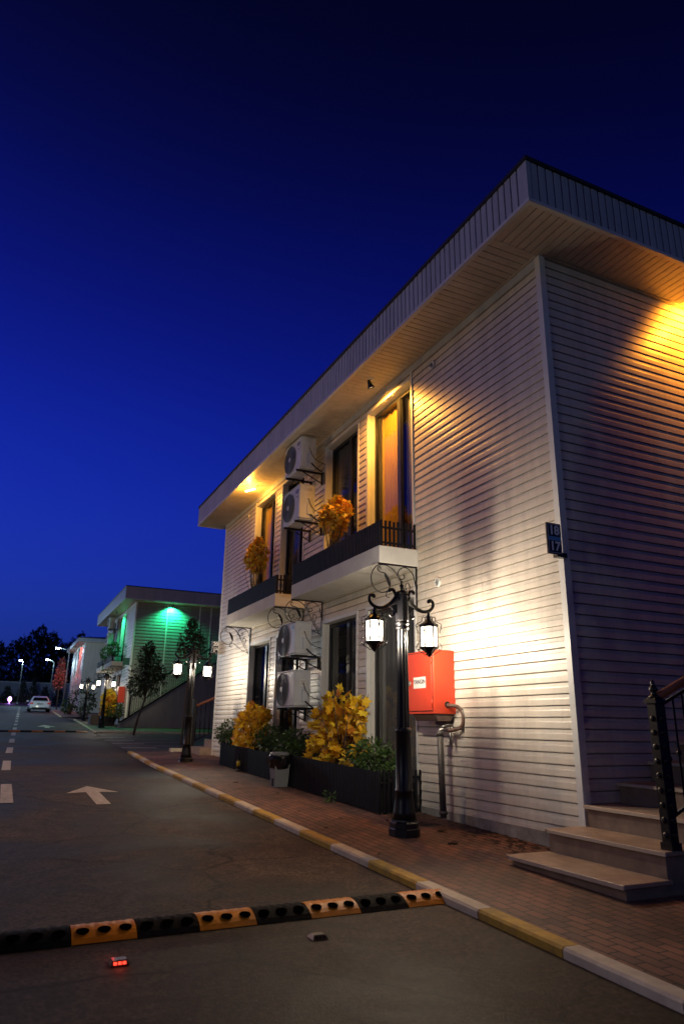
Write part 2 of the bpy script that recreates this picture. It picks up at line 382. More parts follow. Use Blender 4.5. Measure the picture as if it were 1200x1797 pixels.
# ------------------------------------------------------------------ ground, road, kerb
def strip(name, mats, xa, xb, ys, dz=0, mi=None):
    mb = MB()
    for i in range(len(ys)-1):
        a, b = ys[i], ys[i+1]
        mb.face([(xa(a), a, gz(a)+dz), (xb(a), a, gz(a)+dz), (xb(b), b, gz(b)+dz), (xa(b), b, gz(b)+dz)])
    return mb.build(name, mats)
ys = [-60, -20, 0, 10, 15, 20, 28, 36, 50, 80, 126, 200, 400]
def gz2(y): return gz(min(y, 126))
mb = MB()
for i in range(len(ys)-1):
    a, b = ys[i], ys[i+1]
    mb.face([(-400, a, gz2(a)-.13), (400, a, gz2(a)-.13), (400, b, gz2(b)-.13), (-400, b, gz2(b)-.13)])
tag(mb.build('ground', [mat('ground_earth', (.05, .045, .04), .9, noise=.4, nscale=2)]), kind='structure')
yr = [-30, 0, 8, 15, 20, 28, 36, 50, 80, 125]
tag(strip('road', ROAD, lambda y: -14, lambda y: KX+sx(y)+.05 if y < 48 else KX+sx(y)+(y-48)*.15, yr, RZ), kind='structure')
# pavement (raised) in front of the first building, of the second and of the third
PH = .0
def pave(name, m, xa, xb, ya, yb, h=PH, kind='structure'):
    mb = MB(); n = max(1, int((yb-ya)/3)); q = [ya+(yb-ya)*i/n for i in range(n+1)]
    for a, b in zip(q, q[1:]):
        mb.face([(xa+sx(a), a, gz(a)+h), (xb+sx(a), a, gz(a)+h), (xb+sx(b), b, gz(b)+h), (xa+sx(b), b, gz(b)+h)])
    for y in (ya, yb): mb.face([(xa+sx(y), y, gz(y)-.1), (xb+sx(y), y, gz(y)-.1), (xb+sx(y), y, gz(y)+h), (xa+sx(y), y, gz(y)+h)])
    return tag(mb.build(name, m), kind=kind)
pave('pavement', BRK, KX+.1, 16, -8, 19.1)
pave('pavement', BRK, KX+.1, 13, 30.3, 47)
pave('parking_apron', PRK, KX+.06, 16, 19.11, 30.29, RZ+.012)
mb = MB()
for a, b in ((51.3, 60), (60, 90)):
    f = lambda y: 3.65+(y-51.3)*.025
    mb.face([(f(a), a, gz(a)+PH), (14, a, gz(a)+PH), (14, b, gz(b)+PH), (f(b), b, gz(b)+PH)])
tag(mb.build('pavement', BRK), kind='structure')
def kerb(y_start, step, n, first_white, xf=lambda y: KX+sx(y)):
    mb = MB(); rnd = random.Random(3)
    for i in range(n):
        a = y_start+i*step+.004; b = a+step-.008; mi = (i+first_white) % 2
        zt = .006; j = rnd.uniform(-.003, .003); wd = .112; ch = .014
        for (p, q) in ((a, b),):
            sec = lambda y: [(xf(y)+j, y, gz(y)-.10), (xf(y)+j, y, gz(y)+zt-ch), (xf(y)+j+ch, y, gz(y)+zt), (xf(y)+wd, y, gz(y)+zt), (xf(y)+wd, y, gz(y)-.10)]
            A, B = sec(p), sec(q)
            for k in range(4): mb.face([A[k], A[k+1], B[k+1], B[k]], mi)
            mb.face(A, mi); mb.face(B[::-1], mi)
    return tag(mb.build('kerb', [YEL, KWH]), kind='structure')
# colour boundaries measured at 3.03 + .6915 k ; block 3.03..3.72 is yellow
kerb(3.28-.7485*14, .7485, 35, 0)
kerb(30.3, .75, 22, 1)
kerb(51.3, .7, 28, 0, lambda y: 3.55+(y-51.3)*.025)
# painted markings
KS = 1.04
def gq(mb, pts, dz=.004, mi=0): mb.face([(x*KS, y*KS, gr(y*KS)+dz) for x, y in pts], mi)
mb = MB()
for k in range(18):
    a = 9.75+4.35*k
    if a > 90: break
    b = a+2.1; s = lambda y: .0205*max(0, y-15)
    gq(mb, [(.125+s(a), a), (.27+s(a), a), (.27+s(b), b), (.125+s(b), b)], .005)
for k in range(4):
    a = 1.05+4.35*(k-1)*.5
def arrow(mb, cx, y, L_=1.98, w_=.34, hw=.085):
    # barbed one-way arrow: shaft and wide swept head
    gq(mb, [(cx-hw, y), (cx+hw, y), (cx+hw, y+1.25), (cx-hw, y+1.25)], .005)
    gq(mb, [(cx-w_, y+1.18), (cx-hw, y+1.25), (cx, y+L_), (cx, y+L_)][:3], .005)
    gq(mb, [(cx+w_, y+1.18), (cx, y+L_), (cx+hw, y+1.25)], .005)
    gq(mb, [(cx-hw, y+1.25), (cx+hw, y+1.25), (cx, y+L_)], .0052)
arrow(mb, 1.265, 9.38); arrow(mb, 1.86, 33.5, 3.2, .4, .1)
for k in range(4):
    y = 20.2+1.9*k
    gq(mb, [(3.05+.0*k, y), (3.95, y-.12), (3.95, y+.12), (3.05, y+.22)], .016)
for k in range(3):
    y = 21.1+1.9*k
    gq(mb, [(3.3, y), (5.2, y-.1), (5.2, y), (3.3, y+.1)], .016)
tag(mb.build('road_markings', PNT), kind='structure')
# kerb stones round the parking apron
mb = MB()
mb.box(4.05, 4.75, 18.85, 19.07, gz(18.9)-.02, gz(18.9)+.08, bev=.012)
mb.box(3.75, 9, 30.2, 30.35, gz(30)-.1, gz(30)+.03)
tag(mb.build('kerb_edging', KWH), kind='structure')

# ------------------------------------------------------------------ building
CH = .1062
ZP = [1.2+.8497-.1062*i for i in range(-42, 18)]; ZP = sorted(ZP)   # course seams, lowest .244
PROF = [(0, .013), (.06, .0135), (.52, .0115), (.62, .0085), (.90, .006), (.91, -.022), (1, -.022)]
COARSE = 1.0
def courses(mb, fn, u0, u1, z0, z1, dz=0, lines=None):
    CH_ = CH*COARSE
    if COARSE > 1 and not lines: lines = [z0-dz+CH_*i for i in range(int((z1-z0)/CH_)+1)]
    for zb in (lines or ZP):
        zb += dz; zt = zb+CH_
        if zt <= z0 or zb >= z1: continue
        pts = []
        for f, o in PROF:
            z = zb+f*CH_; pts.append((z, o*COARSE))
        c = []
        for (za, oa), (zc, oc) in zip(pts, pts[1:]):
            if zc <= z0 or za >= z1: continue
            lo = max(za, z0); hi = min(zc, z1)
            ia = oa+(oc-oa)*(lo-za)/(zc-za); ib = oa+(oc-oa)*(hi-za)/(zc-za)
            jr = random.Random(int(zb*1000)//(2*int(CH_*1000)) + int(u0*10)); uj = u0+jr.uniform(.15, .85)*(u1-u0)
            if u1-u0 > 1.6 and jr.random() < .4:
                mb.face([fn(u0, ia, lo), fn(uj-.002, ia, lo), fn(uj-.002, ib, hi), fn(u0, ib, hi)])
                mb.face([fn(uj-.002, ia+.002, lo), fn(u1, ia, lo), fn(u1, ib, hi), fn(uj-.002, ib+.002, hi)])
                mb.face([fn(uj-.002, ia, lo), fn(uj-.002, ia+.002, lo), fn(uj-.002, ib+.002, hi), fn(uj-.002, ib, hi)])
            else: mb.face([fn(u0, ia, lo), fn(u1, ia, lo), fn(u1, ib, hi), fn(u0, ib, hi)])
        if z0 < zt < z1: mb.face([fn(u0, -.022, zt), fn(u1, -.022, zt), fn(u1, .015, zt), fn(u0, .015, zt)])
def ribs(mb, fn, u0, u1, v0, v1, step=.1, d=.008, g=.012):
    """board panels with V grooves: fn(u, out, v)"""
    n = max(1, round((u1-u0)/step)); st_ = (u1-u0)/n
    for i in range(n):
        a = u0+i*st_; q = [(a, -2*d), (a+g*.45, -2*d), (a+g*.45+.001, d), (a+st_*.5, d+.0015), (a+st_-.001, d), (a+st_, -2*d)]
        for (ua, oa), (ub, ob) in zip(q, q[1:]):
            mb.face([fn(ua, oa, v0), fn(ub, ob, v0), fn(ub, ob, v1), fn(ua, oa, v1)])
def scroll(pts, n=4):
    """Catmull-Rom through 2-D points"""
    o = []
    P_ = [pts[0]]+list(pts)+[pts[-1]]
    for i in range(1, len(P_)-2):
        a, b, c, d = P_[i-1:i+3]
        for k in range(n):
            t = k/n
            o.append(tuple(.5*((2*b[j])+(-a[j]+c[j])*t+(2*a[j]-5*b[j]+4*c[j]-d[j])*t*t+(-a[j]+3*b[j]-3*c[j]+d[j])*t**3) for j in range(len(b))))
    o.append(tuple(pts[-1])); return o
BIG = [(.037, .55), (.16, .36), (.26, .17), (.36, .05), (.48, .005), (.60, .03), (.675, .15), (.66, .29), (.56, .37), (.45, .355), (.40, .27), (.42, .18), (.48, .115), (.55, .105), (.588, .06), (.56, .035), (.545, .065)]
SEC = [(.01, .26), (.05, .10), (.12, .025), (.19, .01), (.26, .05), (.285, .12), (.235, .175), (.185, .155), (.19, .115), (.215, .11)]
THI = [(.03, .53), (.08, .42), (.13, .36), (.10, .27), (.14, .21), (.17, .27), (.13, .35)]
FOU = [(.03, .55), (.22, .46), (.33, .38), (.38, .34), (.45, .37), (.46, .42), (.41, .43)]
LEAFP = [(.49, .11), (.455, .13), (.42, .18), (.40, .25), (.405, .30), (.43, .26), (.455, .20), (.48, .16)]
def iron_bracket(parent, y, ztop, xw, name='bracket'):
    mb = MB()
    f = lambda u, v, d=0: (xw-.02-u, y+d, ztop-.02-v)
    mb.tube([f(-.01, -.008), f(.575, -.008)], .014, 4, sq=True, sm=False); mb.tube([f(0, -.02), f(0, .58)], .014, 4, sq=True, sm=False)
    for c, r in ((BIG, .0078), (SEC, .0075), (THI, .006), (FOU, .006)):
        mb.tube([f(u, v) for u, v in scroll(c, 4)], r, 5)
    mb.prism(LEAFP, lambda u, v, d: f(u, v, d), -.006, .006)
    return mb.build(name, IRON, parent)
def picket_front(mb, x, ya, yb, z0, z1, sl=True):
    n = round((yb-ya)/.047)
    for i in range(n+1):
        y = ya+(yb-ya)*i/n; j = random.uniform(-.004, .004)
        mb.box(x-.009, x+.009, y-.0140, y+.0140, z0+j, z1+j)
    for z in (z0+.06, z1-.09): mb.box(x+.010, x+.03, ya, yb, z-.015, z+.015)
def picket_side(mb, y, xa, xb, z0, z1, step=.062):
    n = round((xb-xa)/step)
    for i in range(n+1):
        x = xa+(xb-xa)*i/n; mb.box(x-.015, x+.015, y-.009, y+.009, z0, z1+random.uniform(-.006, .006))
    for z in (z0+.05, z1-.09): mb.box(xa, xb, y+.010, y+.028, z-.014, z+.014)
def window(b, xw, ya, yb, za, zb, mull, lowres=False, curtain=None, sill=True):
    """ya near, yb far; recess in +X"""
    dp = .16
    fr = MB()
    # outer casing (proud), as parts of the window trim
    t = .045; o = .022
    fr.box(xw-o, xw+.01, yb-.004, yb+t, za-.02, zb+t)
    fr.box(xw-o, xw+.01, ya-t*.8, ya+.004, za-.02, zb+t)
    fr.box(xw-o+.001, xw+.01, ya+.004, yb-.004, zb-.003, zb+t-.001)
    # reveals (grooved boards)
    ribs(fr, lambda u, ou, v: (xw+.005+u, yb-.003-ou, v), 0, dp, za, zb, .045, .004, .008)
    fr.face([(xw, ya+.003, za), (xw+dp, ya+.003, za), (xw+dp, ya+.003, zb), (xw, ya+.003, zb)])
    ribs(fr, lambda u, ou, v: (xw+.005+u, v, zb-.003-ou), 0, dp, ya, yb, .045, .004, .008)
    if sill: fr.box(xw-.035, xw+dp, ya-.02, yb+.02, za-.035, za+.004)
    wn = fr.build('window', TRIM, b)
    xg = xw+dp-.03
    f2 = MB(); f_ = .055
    ym = ya+(yb-ya)*mull
    f2.box(xg-.02, xg+.03, ya+.004, ya+f_, za+.005, zb-.008); f2.box(xg-.02, xg+.03, yb-f_, yb-.008, za+.005, zb-.008)
    f2.box(xg-.022, xg+.028, ym-.05, ym+.05, za+.006, zb-.009)
    f2.box(xg-.0185, xg+.031, ya+f_, yb-f_, zb-.008-f_, zb-.0085); f2.box(xg-.0185, xg+.031, ya+f_, yb-f_, za+.005, za+.06)
    for (p, q) in ((ya+f_, ym-.05), (ym+.05, yb-f_)):
        f2.box(xg-.004, xg+.02, p, p+.022, za+.06, zb-.063); f2.box(xg-.004, xg+.02, q-.022, q, za+.06, zb-.063)
    f2.build('frame', FRM, wn)
    g = MB(); g.face([(xg+.006, ya+f_, za+.06), (xg+.006, yb-f_, za+.06), (xg+.006, yb-f_, zb-.06), (xg+.006, ya+f_, zb-.06)])
    g.build('pane', GLS, wn, fix=False)
    bk = MB(); xb_ = xg+.5
    bk.face([(xb_, ya, za), (xb_, yb, za), (xb_, yb, zb), (xb_, ya, zb)])
    for yy in (ya, yb): bk.face([(xg+.03, yy, za), (xb_, yy, za), (xb_, yy, zb), (xg+.03, yy, zb)])
    for zz in (za, zb): bk.face([(xg+.03, ya, zz), (xb_, ya, zz), (xb_, yb, zz), (xg+.03, yb, zz)])
    bk.build('dark_room', BLK, wn)
    for (p, q, m) in (curtain or []):
        c = MB(); n = max(6, int((q-p)/.012))
        y_ = lambda i: p+(q-p)*i/n
        x_ = lambda i: xg+.10+.018*math.sin(i*.95)+.008*math.sin(i*.37+1)
        for i in range(n):
            c.face([(x_(i), y_(i), za+.03), (x_(i+1), y_(i+1), za+.03), (x_(i+1), y_(i+1), zb-.02), (x_(i), y_(i), zb-.02)], 0, True)
        c.build('curtain', m, wn, fix=False)
    return wn
def balcony(b, xw, ya, yb, dz, extra=True, xo=.59):
    s = MB(); x0 = xw-xo
    s.box(x0, xw+.06, ya, yb, 3.25+dz, 3.485+dz, bev=.008)
    s.face([(x0+.03, ya+.03, 3.487+dz), (xw-.01, ya+.03, 3.487+dz), (xw-.01, yb-.03, 3.487+dz), (x0+.03, yb-.03, 3.487+dz)], 0)
    bl = s.build('balcony', SLAB, b)
    r = MB()
    picket_front(r, x0+.02, ya+.03, yb-.03, 3.46+dz, 3.83+dz)
    picket_side(r, ya+.035, x0+.05, xw-.03, 3.49+dz, 3.84+dz); picket_side(r, yb-.035, x0+.05, xw-.03, 3.49+dz, 3.84+dz)
    r.build('railing', SLAT, bl)
    if extra:
        for y in (ya+.02, yb-.02): iron_bracket(bl, y, 3.25+dz, xw)
    return bl
def building(name, label, W, Y0, Y1, H, dz, wins, bals, right=9.0, XE=None, curt=None, frieze=.12, trims=True, group=None, t_=.50, gb=None, sidetrims=(), horiz_side=False, zgf=None, end_m=None):
    """W west wall plane, Y0 near, Y1 far. wins = [(ya,yb,mull)]; H soffit height (world), dz offset of the courses"""
    XE = XE or W+right
    o = thing(name, (W, Y0, gz(Y0)), label, 'building', group)
    a, bn, bf = .6685, .6313, .479
    UB, UT, LB, LT = 3.52+dz, 6.10+dz, .42+dz, 2.86+dz
    zl = .244+dz; zt = H-frieze
    fw = lambda u, ou, z: (W-ou, u, z)
    m = MB(); edges = [Y0+.05]
    for (ya, yb, _) in wins: edges += [ya, yb]
    edges.append(Y1-.03)
    for i in range(0, len(edges), 2): courses(m, fw, edges[i], edges[i+1], zl, zt, dz)
    for (ya, yb, _) in wins:
        courses(m, fw, ya, yb, zl, LB, dz); courses(m, fw, ya, yb, LT, UB, dz); courses(m, fw, ya, yb, UT, zt, dz)
    m.build('street_wall', SID, o, fix=False)
    m = MB()
    fs = lambda u, ou, z: (u, Y0-ou, z)
    courses(m, fs, W+.05, XE, zl, zt+frieze, dz)
    fn_ = lambda u, ou, z: (u, Y1+ou, z)
    courses(m, fn_, W+.05, XE, zl, zt+frieze, dz)
    fe = lambda u, ou, z: (XE+ou, u, z)
    courses(m, fe, Y0, Y1, zl, zt+frieze, dz)
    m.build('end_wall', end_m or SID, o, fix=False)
    # plinth follows the sloping ground, a little proud
    m = MB(); g = gb if gb is not None else gz(Y0)-.2
    m.box(W-.02, XE+.02, Y0-.02, Y1+.02, g, zl+.03); m.build('plinth', PLN, o)
    # trims
    m = MB()
    m.box(W-.028, W+.055, Y0-.026, Y0+.055, zl-.02, H-.004, bev=.004); m.build('corner_trim', TRIM, o)
    m = MB(); m.box(W-.02, W+.03, Y1-.04, Y1+.024, zl-.02, H-.004, bev=.004); m.build('corner_trim', TRIM, o)
    m = MB(); m.box(W-.022, W+.01, Y0+.055, Y1-.04, zt, H-.003); m.build('frieze', FAS if not horiz_side else TRIM, o)
    if trims:
        for y in (wins[0][0]-.045, wins[-1][1]+.012):
            m = MB(); m.box(W-.0275, W+.005, y, y+.033, LT+.06, zt-.002); m.build('joint_trim', TRIM, o)
    for x in sidetrims:
        m = MB(); m.box(x-.03, x+.03, Y0-.03, Y0, zl, H-.01); m.build('joint_trim', TRIM, o)
    # soffit
    m = MB()
    ribs(m, lambda u, ou, v: (v, u, H+.008-ou), Y0, Y1+bf-.03, W-a+.035, W+.02, .1, .012, .018)
    ribs(m, lambda u, ou, v: (u, v, H+.008-ou), W-a+.035, XE+.3, Y0-bn+.035, Y0, .1, .012, .018)
    m.box(W-a+.03, W, Y0-.008, Y0+.018, H-.008, H+.004)
    m.box(W-.05, W-.022, Y0, Y1+.02, H-.018, H-.001); m.box(W, XE, Y0-.045, Y0-.018, H-.018, H-.001)
    m.build('soffit', SOF, o, fix=False)
    # fascia
    t = t_; m = MB(); xo, yo, yf = W-a, Y0-bn, Y1+bf
    ribs(m, lambda u, ou, v: (xo+.012-ou, u, v), yo+.03, yf-.03, H, H+t, .105, .020, .042)
    if horiz_side:
        courses(m, lambda u, ou, z: (u, yo+.012-ou, z), xo, XE+.6, H, H+t, 0, [H+CH*COARSE*i for i in range(8)])
    else:
        ribs(m, lambda u, ou, v: (u, yo+.012-ou, v), xo+.03, XE+.6, H, H+t, .105, .018, .040)
    m.face([(xo, yf-.02, H), (XE+.6, yf-.02, H), (XE+.6, yf-.02, H+t), (xo, yf-.02, H+t)])
    m.face([(xo+.02, yo+.02, H+.02), (XE+.6, yo+.02, H+.02), (XE+.6, yo+.02, H+t), (xo+.02, yo+.02, H+t)])
    m.build('fascia', FAS, o, fix=False)
    m = MB(); e_ = .014
    m.box(xo-e_, xo+.035, yo-e_, yf, H-.012, H+.03); m.box(xo+.035, XE+.6, yo-e_, yo+.035, H-.0115, H+.0295); m.box(xo+.035, W, yf-.035, yf, H-.0115, H+.0295)
    m.build('drip_edge', TRIM, o)
    m = MB(); m.box(xo-e_+.002, xo+.04, yo-e_+.002, yo+.045, H+.03, H+t-.002); m.build('fascia_corner', FAS, o)
    m = MB(); m.box(xo-e_+.002, xo+.02, yf-.03, yf-.001, H+.03, H+t-.002); m.build('fascia_corner', FAS, o)
    for x in ((xo+1.1, xo+5.5) if horiz_side else ()):
        m = MB(); m.box(x-.04, x+.04, yo-.012, yo, H+.03, H+t-.01); m.build('fascia_joint', FAS, o)
    m = MB(); c = .03
    zr = H+t; rise = .55
    m.box(xo-c, XE+.6, yo-c, yf+c, zr, zr+.045)
    P0 = [(xo, yo), (XE+.6, yo), (XE+.6, yf), (xo, yf)]; ins = 3.2
    P1 = [(xo+ins, yo+ins), (XE+.6-ins, yo+ins), (XE+.6-ins, yf-ins), (xo+ins, yf-ins)]
    for i in range(4):
        j = (i+1) % 4
        m.face([(*P0[i], zr+.045), (*P0[j], zr+.045), (*P1[j], zr+rise), (*P1[i], zr+rise)])
    m.face([(*p, zr+rise) for p in P1])
    m.build('roof', ROOF, o)
    m = MB(); m.box(W+.7, XE-.1, Y0+.1, Y1-.1, g, H+.3); m.build('core', BLK, o)
    for i, (ya, yb, mu) in enumerate(wins):
        cu = (curt or {}).get(i, {})
        window(o, W, ya, yb, UB, UT, mu, curtain=cu.get('u'))
        window(o, W, ya, yb, LB, LT, mu, curtain=cu.get('l'))
    for (ya, yb) in bals: balcony(o, W, ya, yb, dz)
    return o
B1C = {0: {'u': [(8.62, 9.2, CURT), (7.95, 8.45, CURTD)], 'l': [(7.95, 9.2, CURTD)]},
       1: {'u': [(9.65, 10.85, CURTD)], 'l': [(9.7, 10.3, CURTD)]},
       2: {'u': [(12.0, 13.15, CURTD)], 'l': [(12.0, 12.8, CURTD)]},
       3: {'u': [(14.2, 14.9, CURT)], 'l': [(13.7, 14.5, CURTD)]}}
b1 = building('lodge_building', 'large two storey pale siding house lit by lanterns, filling the right of the photo', W, Y0, Y1, H, 0,
         [(7.88, 9.25, .42), (9.61, 10.92, .42), (11.95, 13.2, .42), (13.6, 14.95, .42)], [(7.79, 10.97), (11.79, 14.92)], curt=B1C, gb=-.1, group='siding houses along the street')
DZ2 = .80; COARSE = 1.5
b2 = building('lodge_building', 'second siding house beyond the parking gap, its end wall washed by a green lamp', 5.45, 36.3, 46.9, 7.12, DZ2,
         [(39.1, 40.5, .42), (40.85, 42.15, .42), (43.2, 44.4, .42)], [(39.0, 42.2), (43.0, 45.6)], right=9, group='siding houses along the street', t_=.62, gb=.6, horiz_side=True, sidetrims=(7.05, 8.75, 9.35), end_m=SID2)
b3 = building('lodge_building', 'farthest siding house with red light under its eave, past the green-lit one', 5.86, 66, 77.5, 7.95, 1.63,
         [(68.4, 69.8, .42), (70.4, 71.7, .42), (73.0, 74.4, .42)], [], right=8, group='siding houses along the street', t_=.3, gb=1.6, horiz_side=True)

COARSE = 1.0
# ------------------------------------------------------------------ air conditioners
def ac(x0, yn, zt, label, hh=.62, brand=True, src=None):
    """x0 front plane, yn near end y, zt top"""
    o = thing('air_conditioner', (W, yn+.4, zt-hh), label, 'air conditioner', 'outdoor air conditioner units on the street wall')
    x1 = x0+.30; y1 = yn+.82; z0 = zt-hh
    m = MB(); m.box(x0+.006, x1, yn, y1, z0+.02, zt-.018, bev=.012); m.box(x0-.004, x1+.006, yn-.004, y1+.004, zt-.02, zt, bev=.006)
    m.box(x0+.0, x0+.01, yn+.004, yn+.235, z0+.03, zt-.025, bev=.004)
    m.box(x0+.02, x1-.02, yn+.03, y1-.03, z0+.004, z0+.022)
    # recessed handle and vents on the near side
    for k in range(5): m.box(x0+.07, x1-.07, yn-.006, yn, zt-.06-.014*k, zt-.052-.014*k)
    m.build('casing', ACW, o)
    g = MB(); cy, cz, r = yn+.53, z0+hh*.5, .262
    n = 40
    ring = [(x0-.006, cy+r*math.cos(6.2832*i/n), cz+r*math.sin(6.2832*i/n)) for i in range(n)]
    g.face(ring)
    for rr in (r, .23, .205, .18, .155, .13, .105, .08):
        g.tube([(x0-.012, cy+rr*math.cos(6.2832*i/n), cz+rr*math.sin(6.2832*i/n)) for i in range(n+1)], .0035 if rr < r else .008, 4, cap=False)
    for i in range(8):
        a = .785*i; g.tube([(x0-.013, cy+.05*math.cos(a), cz+.05*math.sin(a)), (x0-.013, cy+r*math.cos(a+.3), cz+r*math.sin(a+.3))], .003, 4)
    g.build('fan_grille', ACG, o)
    h = MB(); h.lathe([(.045, 0), (.045, .008), (.02, .014)], x0-.022, cy, 16, axis='x', cz=cz); h.build('hub', ACW, o)
    s = MB()
    if brand:
        s.face([(x0-.006, yn+.06, zt-.09), (x0-.006, yn+.19, zt-.09), (x0-.006, yn+.19, zt-.15), (x0-.006, yn+.06, zt-.15)], 0)
        s.face([(x0-.007, yn+.075, zt-.112), (x0-.007, yn+.175, zt-.112), (x0-.007, yn+.175, zt-.125), (x0-.007, yn+.075, zt-.125)], 1)
        s.face([(x0-.006, yn+.08, zt-.17), (x0-.006, yn+.15, zt-.17), (x0-.006, yn+.15, zt-.29), (x0-.006, yn+.08, zt-.29)], 1)
        s.face([(x0-.007, yn+.10, zt-.21), (x0-.007, yn+.13, zt-.21), (x0-.007, yn+.13, zt-.25), (x0-.007, yn+.10, zt-.25)], 0)
    else:
        s.face([(x0-.006, yn+.07, zt-.07), (x0-.006, yn+.17, zt-.07), (x0-.006, yn+.17, zt-.13), (x0-.006, yn+.07, zt-.13)], 3)
    s.face([(x0+.10, yn-.0065, zt-.15), (x0+.22, yn-.0065, zt-.15), (x0+.22, yn-.0065, zt-.26), (x0+.10, yn-.0065, zt-.26)], 1)
    for k in range(4): s.face([(x0+.11, yn-.0075, zt-.165-.022*k), (x0+.21, yn-.0075, zt-.165-.022*k), (x0+.21, yn-.0075, zt-.172-.022*k), (x0+.11, yn-.0075, zt-.172-.022*k)], 2)
    s.build('stickers', [BLUE, WHITE, GREYL, mat('badge_pale', (.25, .42, .55), .4)], o, fix=False)
    c = MB(); c.box(x1-.16, x1-.05, yn-.03, yn, z0+.09, z0+.29, bev=.008); c.build('valve_cover', ACW, o)
    p = MB()
    p.tube([(x1-.14, yn-.01, z0+.40), (x1-.13, yn-.03, z0+.36), (x1-.10, yn-.04, z0+.27), (x1-.04, yn-.045, z0+.19), (x1+.05, yn-.03, z0+.15), (W-.02, yn-.02, z0+.12)], .006, 6)
    p.tube([(x1-.1, yn-.03, z0+.10), (x1, yn-.03, z0+.02), (W-.05, yn-.02, z0-.05), (W-.03, yn, z0-.25)], .013, 6)
    p.build('cable', IRON, o)
    for y in (yn+.13, yn+.66):
        k = MB(); k.box(x0-.03, W-.01, y-.018, y+.018, z0-.032, z0+.002); k.box(W-.045, W-.012, y-.018, y+.018, z0-.22, z0)
        k.tube([(x0+.10, y, z0-.03), (W-.03, y, z0-.20)], .011, 4, sq=True, sm=False)
        k.build('wall_bracket', IRON, o)
    return o
ac(4.27, 10.945, 6.285, 'topmost outdoor air conditioner, right under the eave of the near house')
ac(4.27, 10.935, 5.35, 'second outdoor air conditioner from the top, below the one under the eave', .66)
ac(4.27, 10.93, 2.88, 'outdoor air conditioner just below the balconies, with a pale badge', .56, False)
ac(4.27, 10.92, 2.07, 'lowest outdoor air conditioner, just above the planters', .60, False)
W_ = W
W = 5.45
for z, lb in ((7.05, 'upper air conditioner on the far green-lit house'), (6.15, 'lower air conditioner on the far green-lit house')):
    ac(4.94, 42.3, z, lb, .66)
W = W_

# ------------------------------------------------------------------ lantern posts
def lantern(parent, cx, cy, zt, lights=True, pw=40, name='lantern'):
    """hexagonal lantern hanging from zt (top of its roof stem); total drop .46"""
    m = MB(); rot = R(30)
    m.lathe([(.012, 0), (.02, -.03), (.022, -.05), (.035, -.075), (.06, -.095), (.098, -.118), (.106, -.124), (.106, -.136)], cx, cy, 6, cz=zt, sm=False, rot=rot)
    m.lathe([(.100, -.136), (.102, -.150), (.092, -.150)], cx, cy, 6, cz=zt, sm=False, rot=rot)
    m.lathe([(.094, -.358), (.104, -.362), (.104, -.374), (.090, -.382), (.058, -.405), (.034, -.425), (.018, -.45), (.02, -.458), (.008, -.47)], cx, cy, 6, cz=zt, sm=False, rot=rot)
    for i in range(6):
        a = rot+i*math.pi/3; c, s = math.cos(a), math.sin(a)
        m.tube([(cx+.092*c, cy+.092*s, zt-.145), (cx+.088*c, cy+.088*s, zt-.365)], .0105, 4)
        q = scroll([(.035, -.05), (.055, -.035), (.075, -.055), (.075, -.085), (.105, -.10), (.13, -.115), (.14, -.135), (.128, -.15), (.118, -.137)], 3)
        m.tube([(cx+u*c, cy+u*s, zt+v) for u, v in q], .0042, 4)
        q = scroll([(.125, -.14), (.135, -.165), (.118, -.19), (.122, -.215)], 3)
        m.tube([(cx+u*c, cy+u*s, zt+v) for u, v in q], .0042, 4)
        q = scroll([(.112, -.32), (.13, -.345), (.135, -.375), (.115, -.395), (.102, -.382), (.118, -.40), (.085, -.42), (.06, -.435), (.045, -.45), (.03, -.44)], 3)
        m.tube([(cx+u*c, cy+u*s, zt+v) for u, v in q], .0042, 4)
    l = m.build(name, IRON, parent)
    g = MB()
    for i in range(6):
        a = rot+i*math.pi/3; b_ = a+math.pi/3; r1, r2 = .089, .086
        g.face([(cx+r2*math.cos(a), cy+r2*math.sin(a), zt-.362), (cx+r2*math.cos(b_), cy+r2*math.sin(b_), zt-.362), (cx+r1*math.cos(b_), cy+r1*math.sin(b_), zt-.148), (cx+r1*math.cos(a), cy+r1*math.sin(a), zt-.148)])
    g.build('glass', LANT, l, fix=False)
    if lights: light('lantern_bulb', 'POINT', (cx, cy, zt-.27), pw, (1, .84, .62), .045, parent)
ARM = [(.06, -.02), (.10, -.05), (.16, -.09), (.24, -.125), (.31, -.125), (.365, -.10), (.395, -.06), (.395, -.02), (.37, .0), (.345, -.005), (.338, -.028)]
ARR = [.05, .036, .026, .020, .019, .019, .018, .018, .02, .022, .016]
ARM2 = [(.07, -.01), (.085, .04), (.10, .075), (.13, .085), (.15, .07), (.145, .055)]
ARM3 = [(.07, -.10), (.09, -.14), (.10, -.18), (.12, -.21), (.14, -.205), (.15, -.19)]
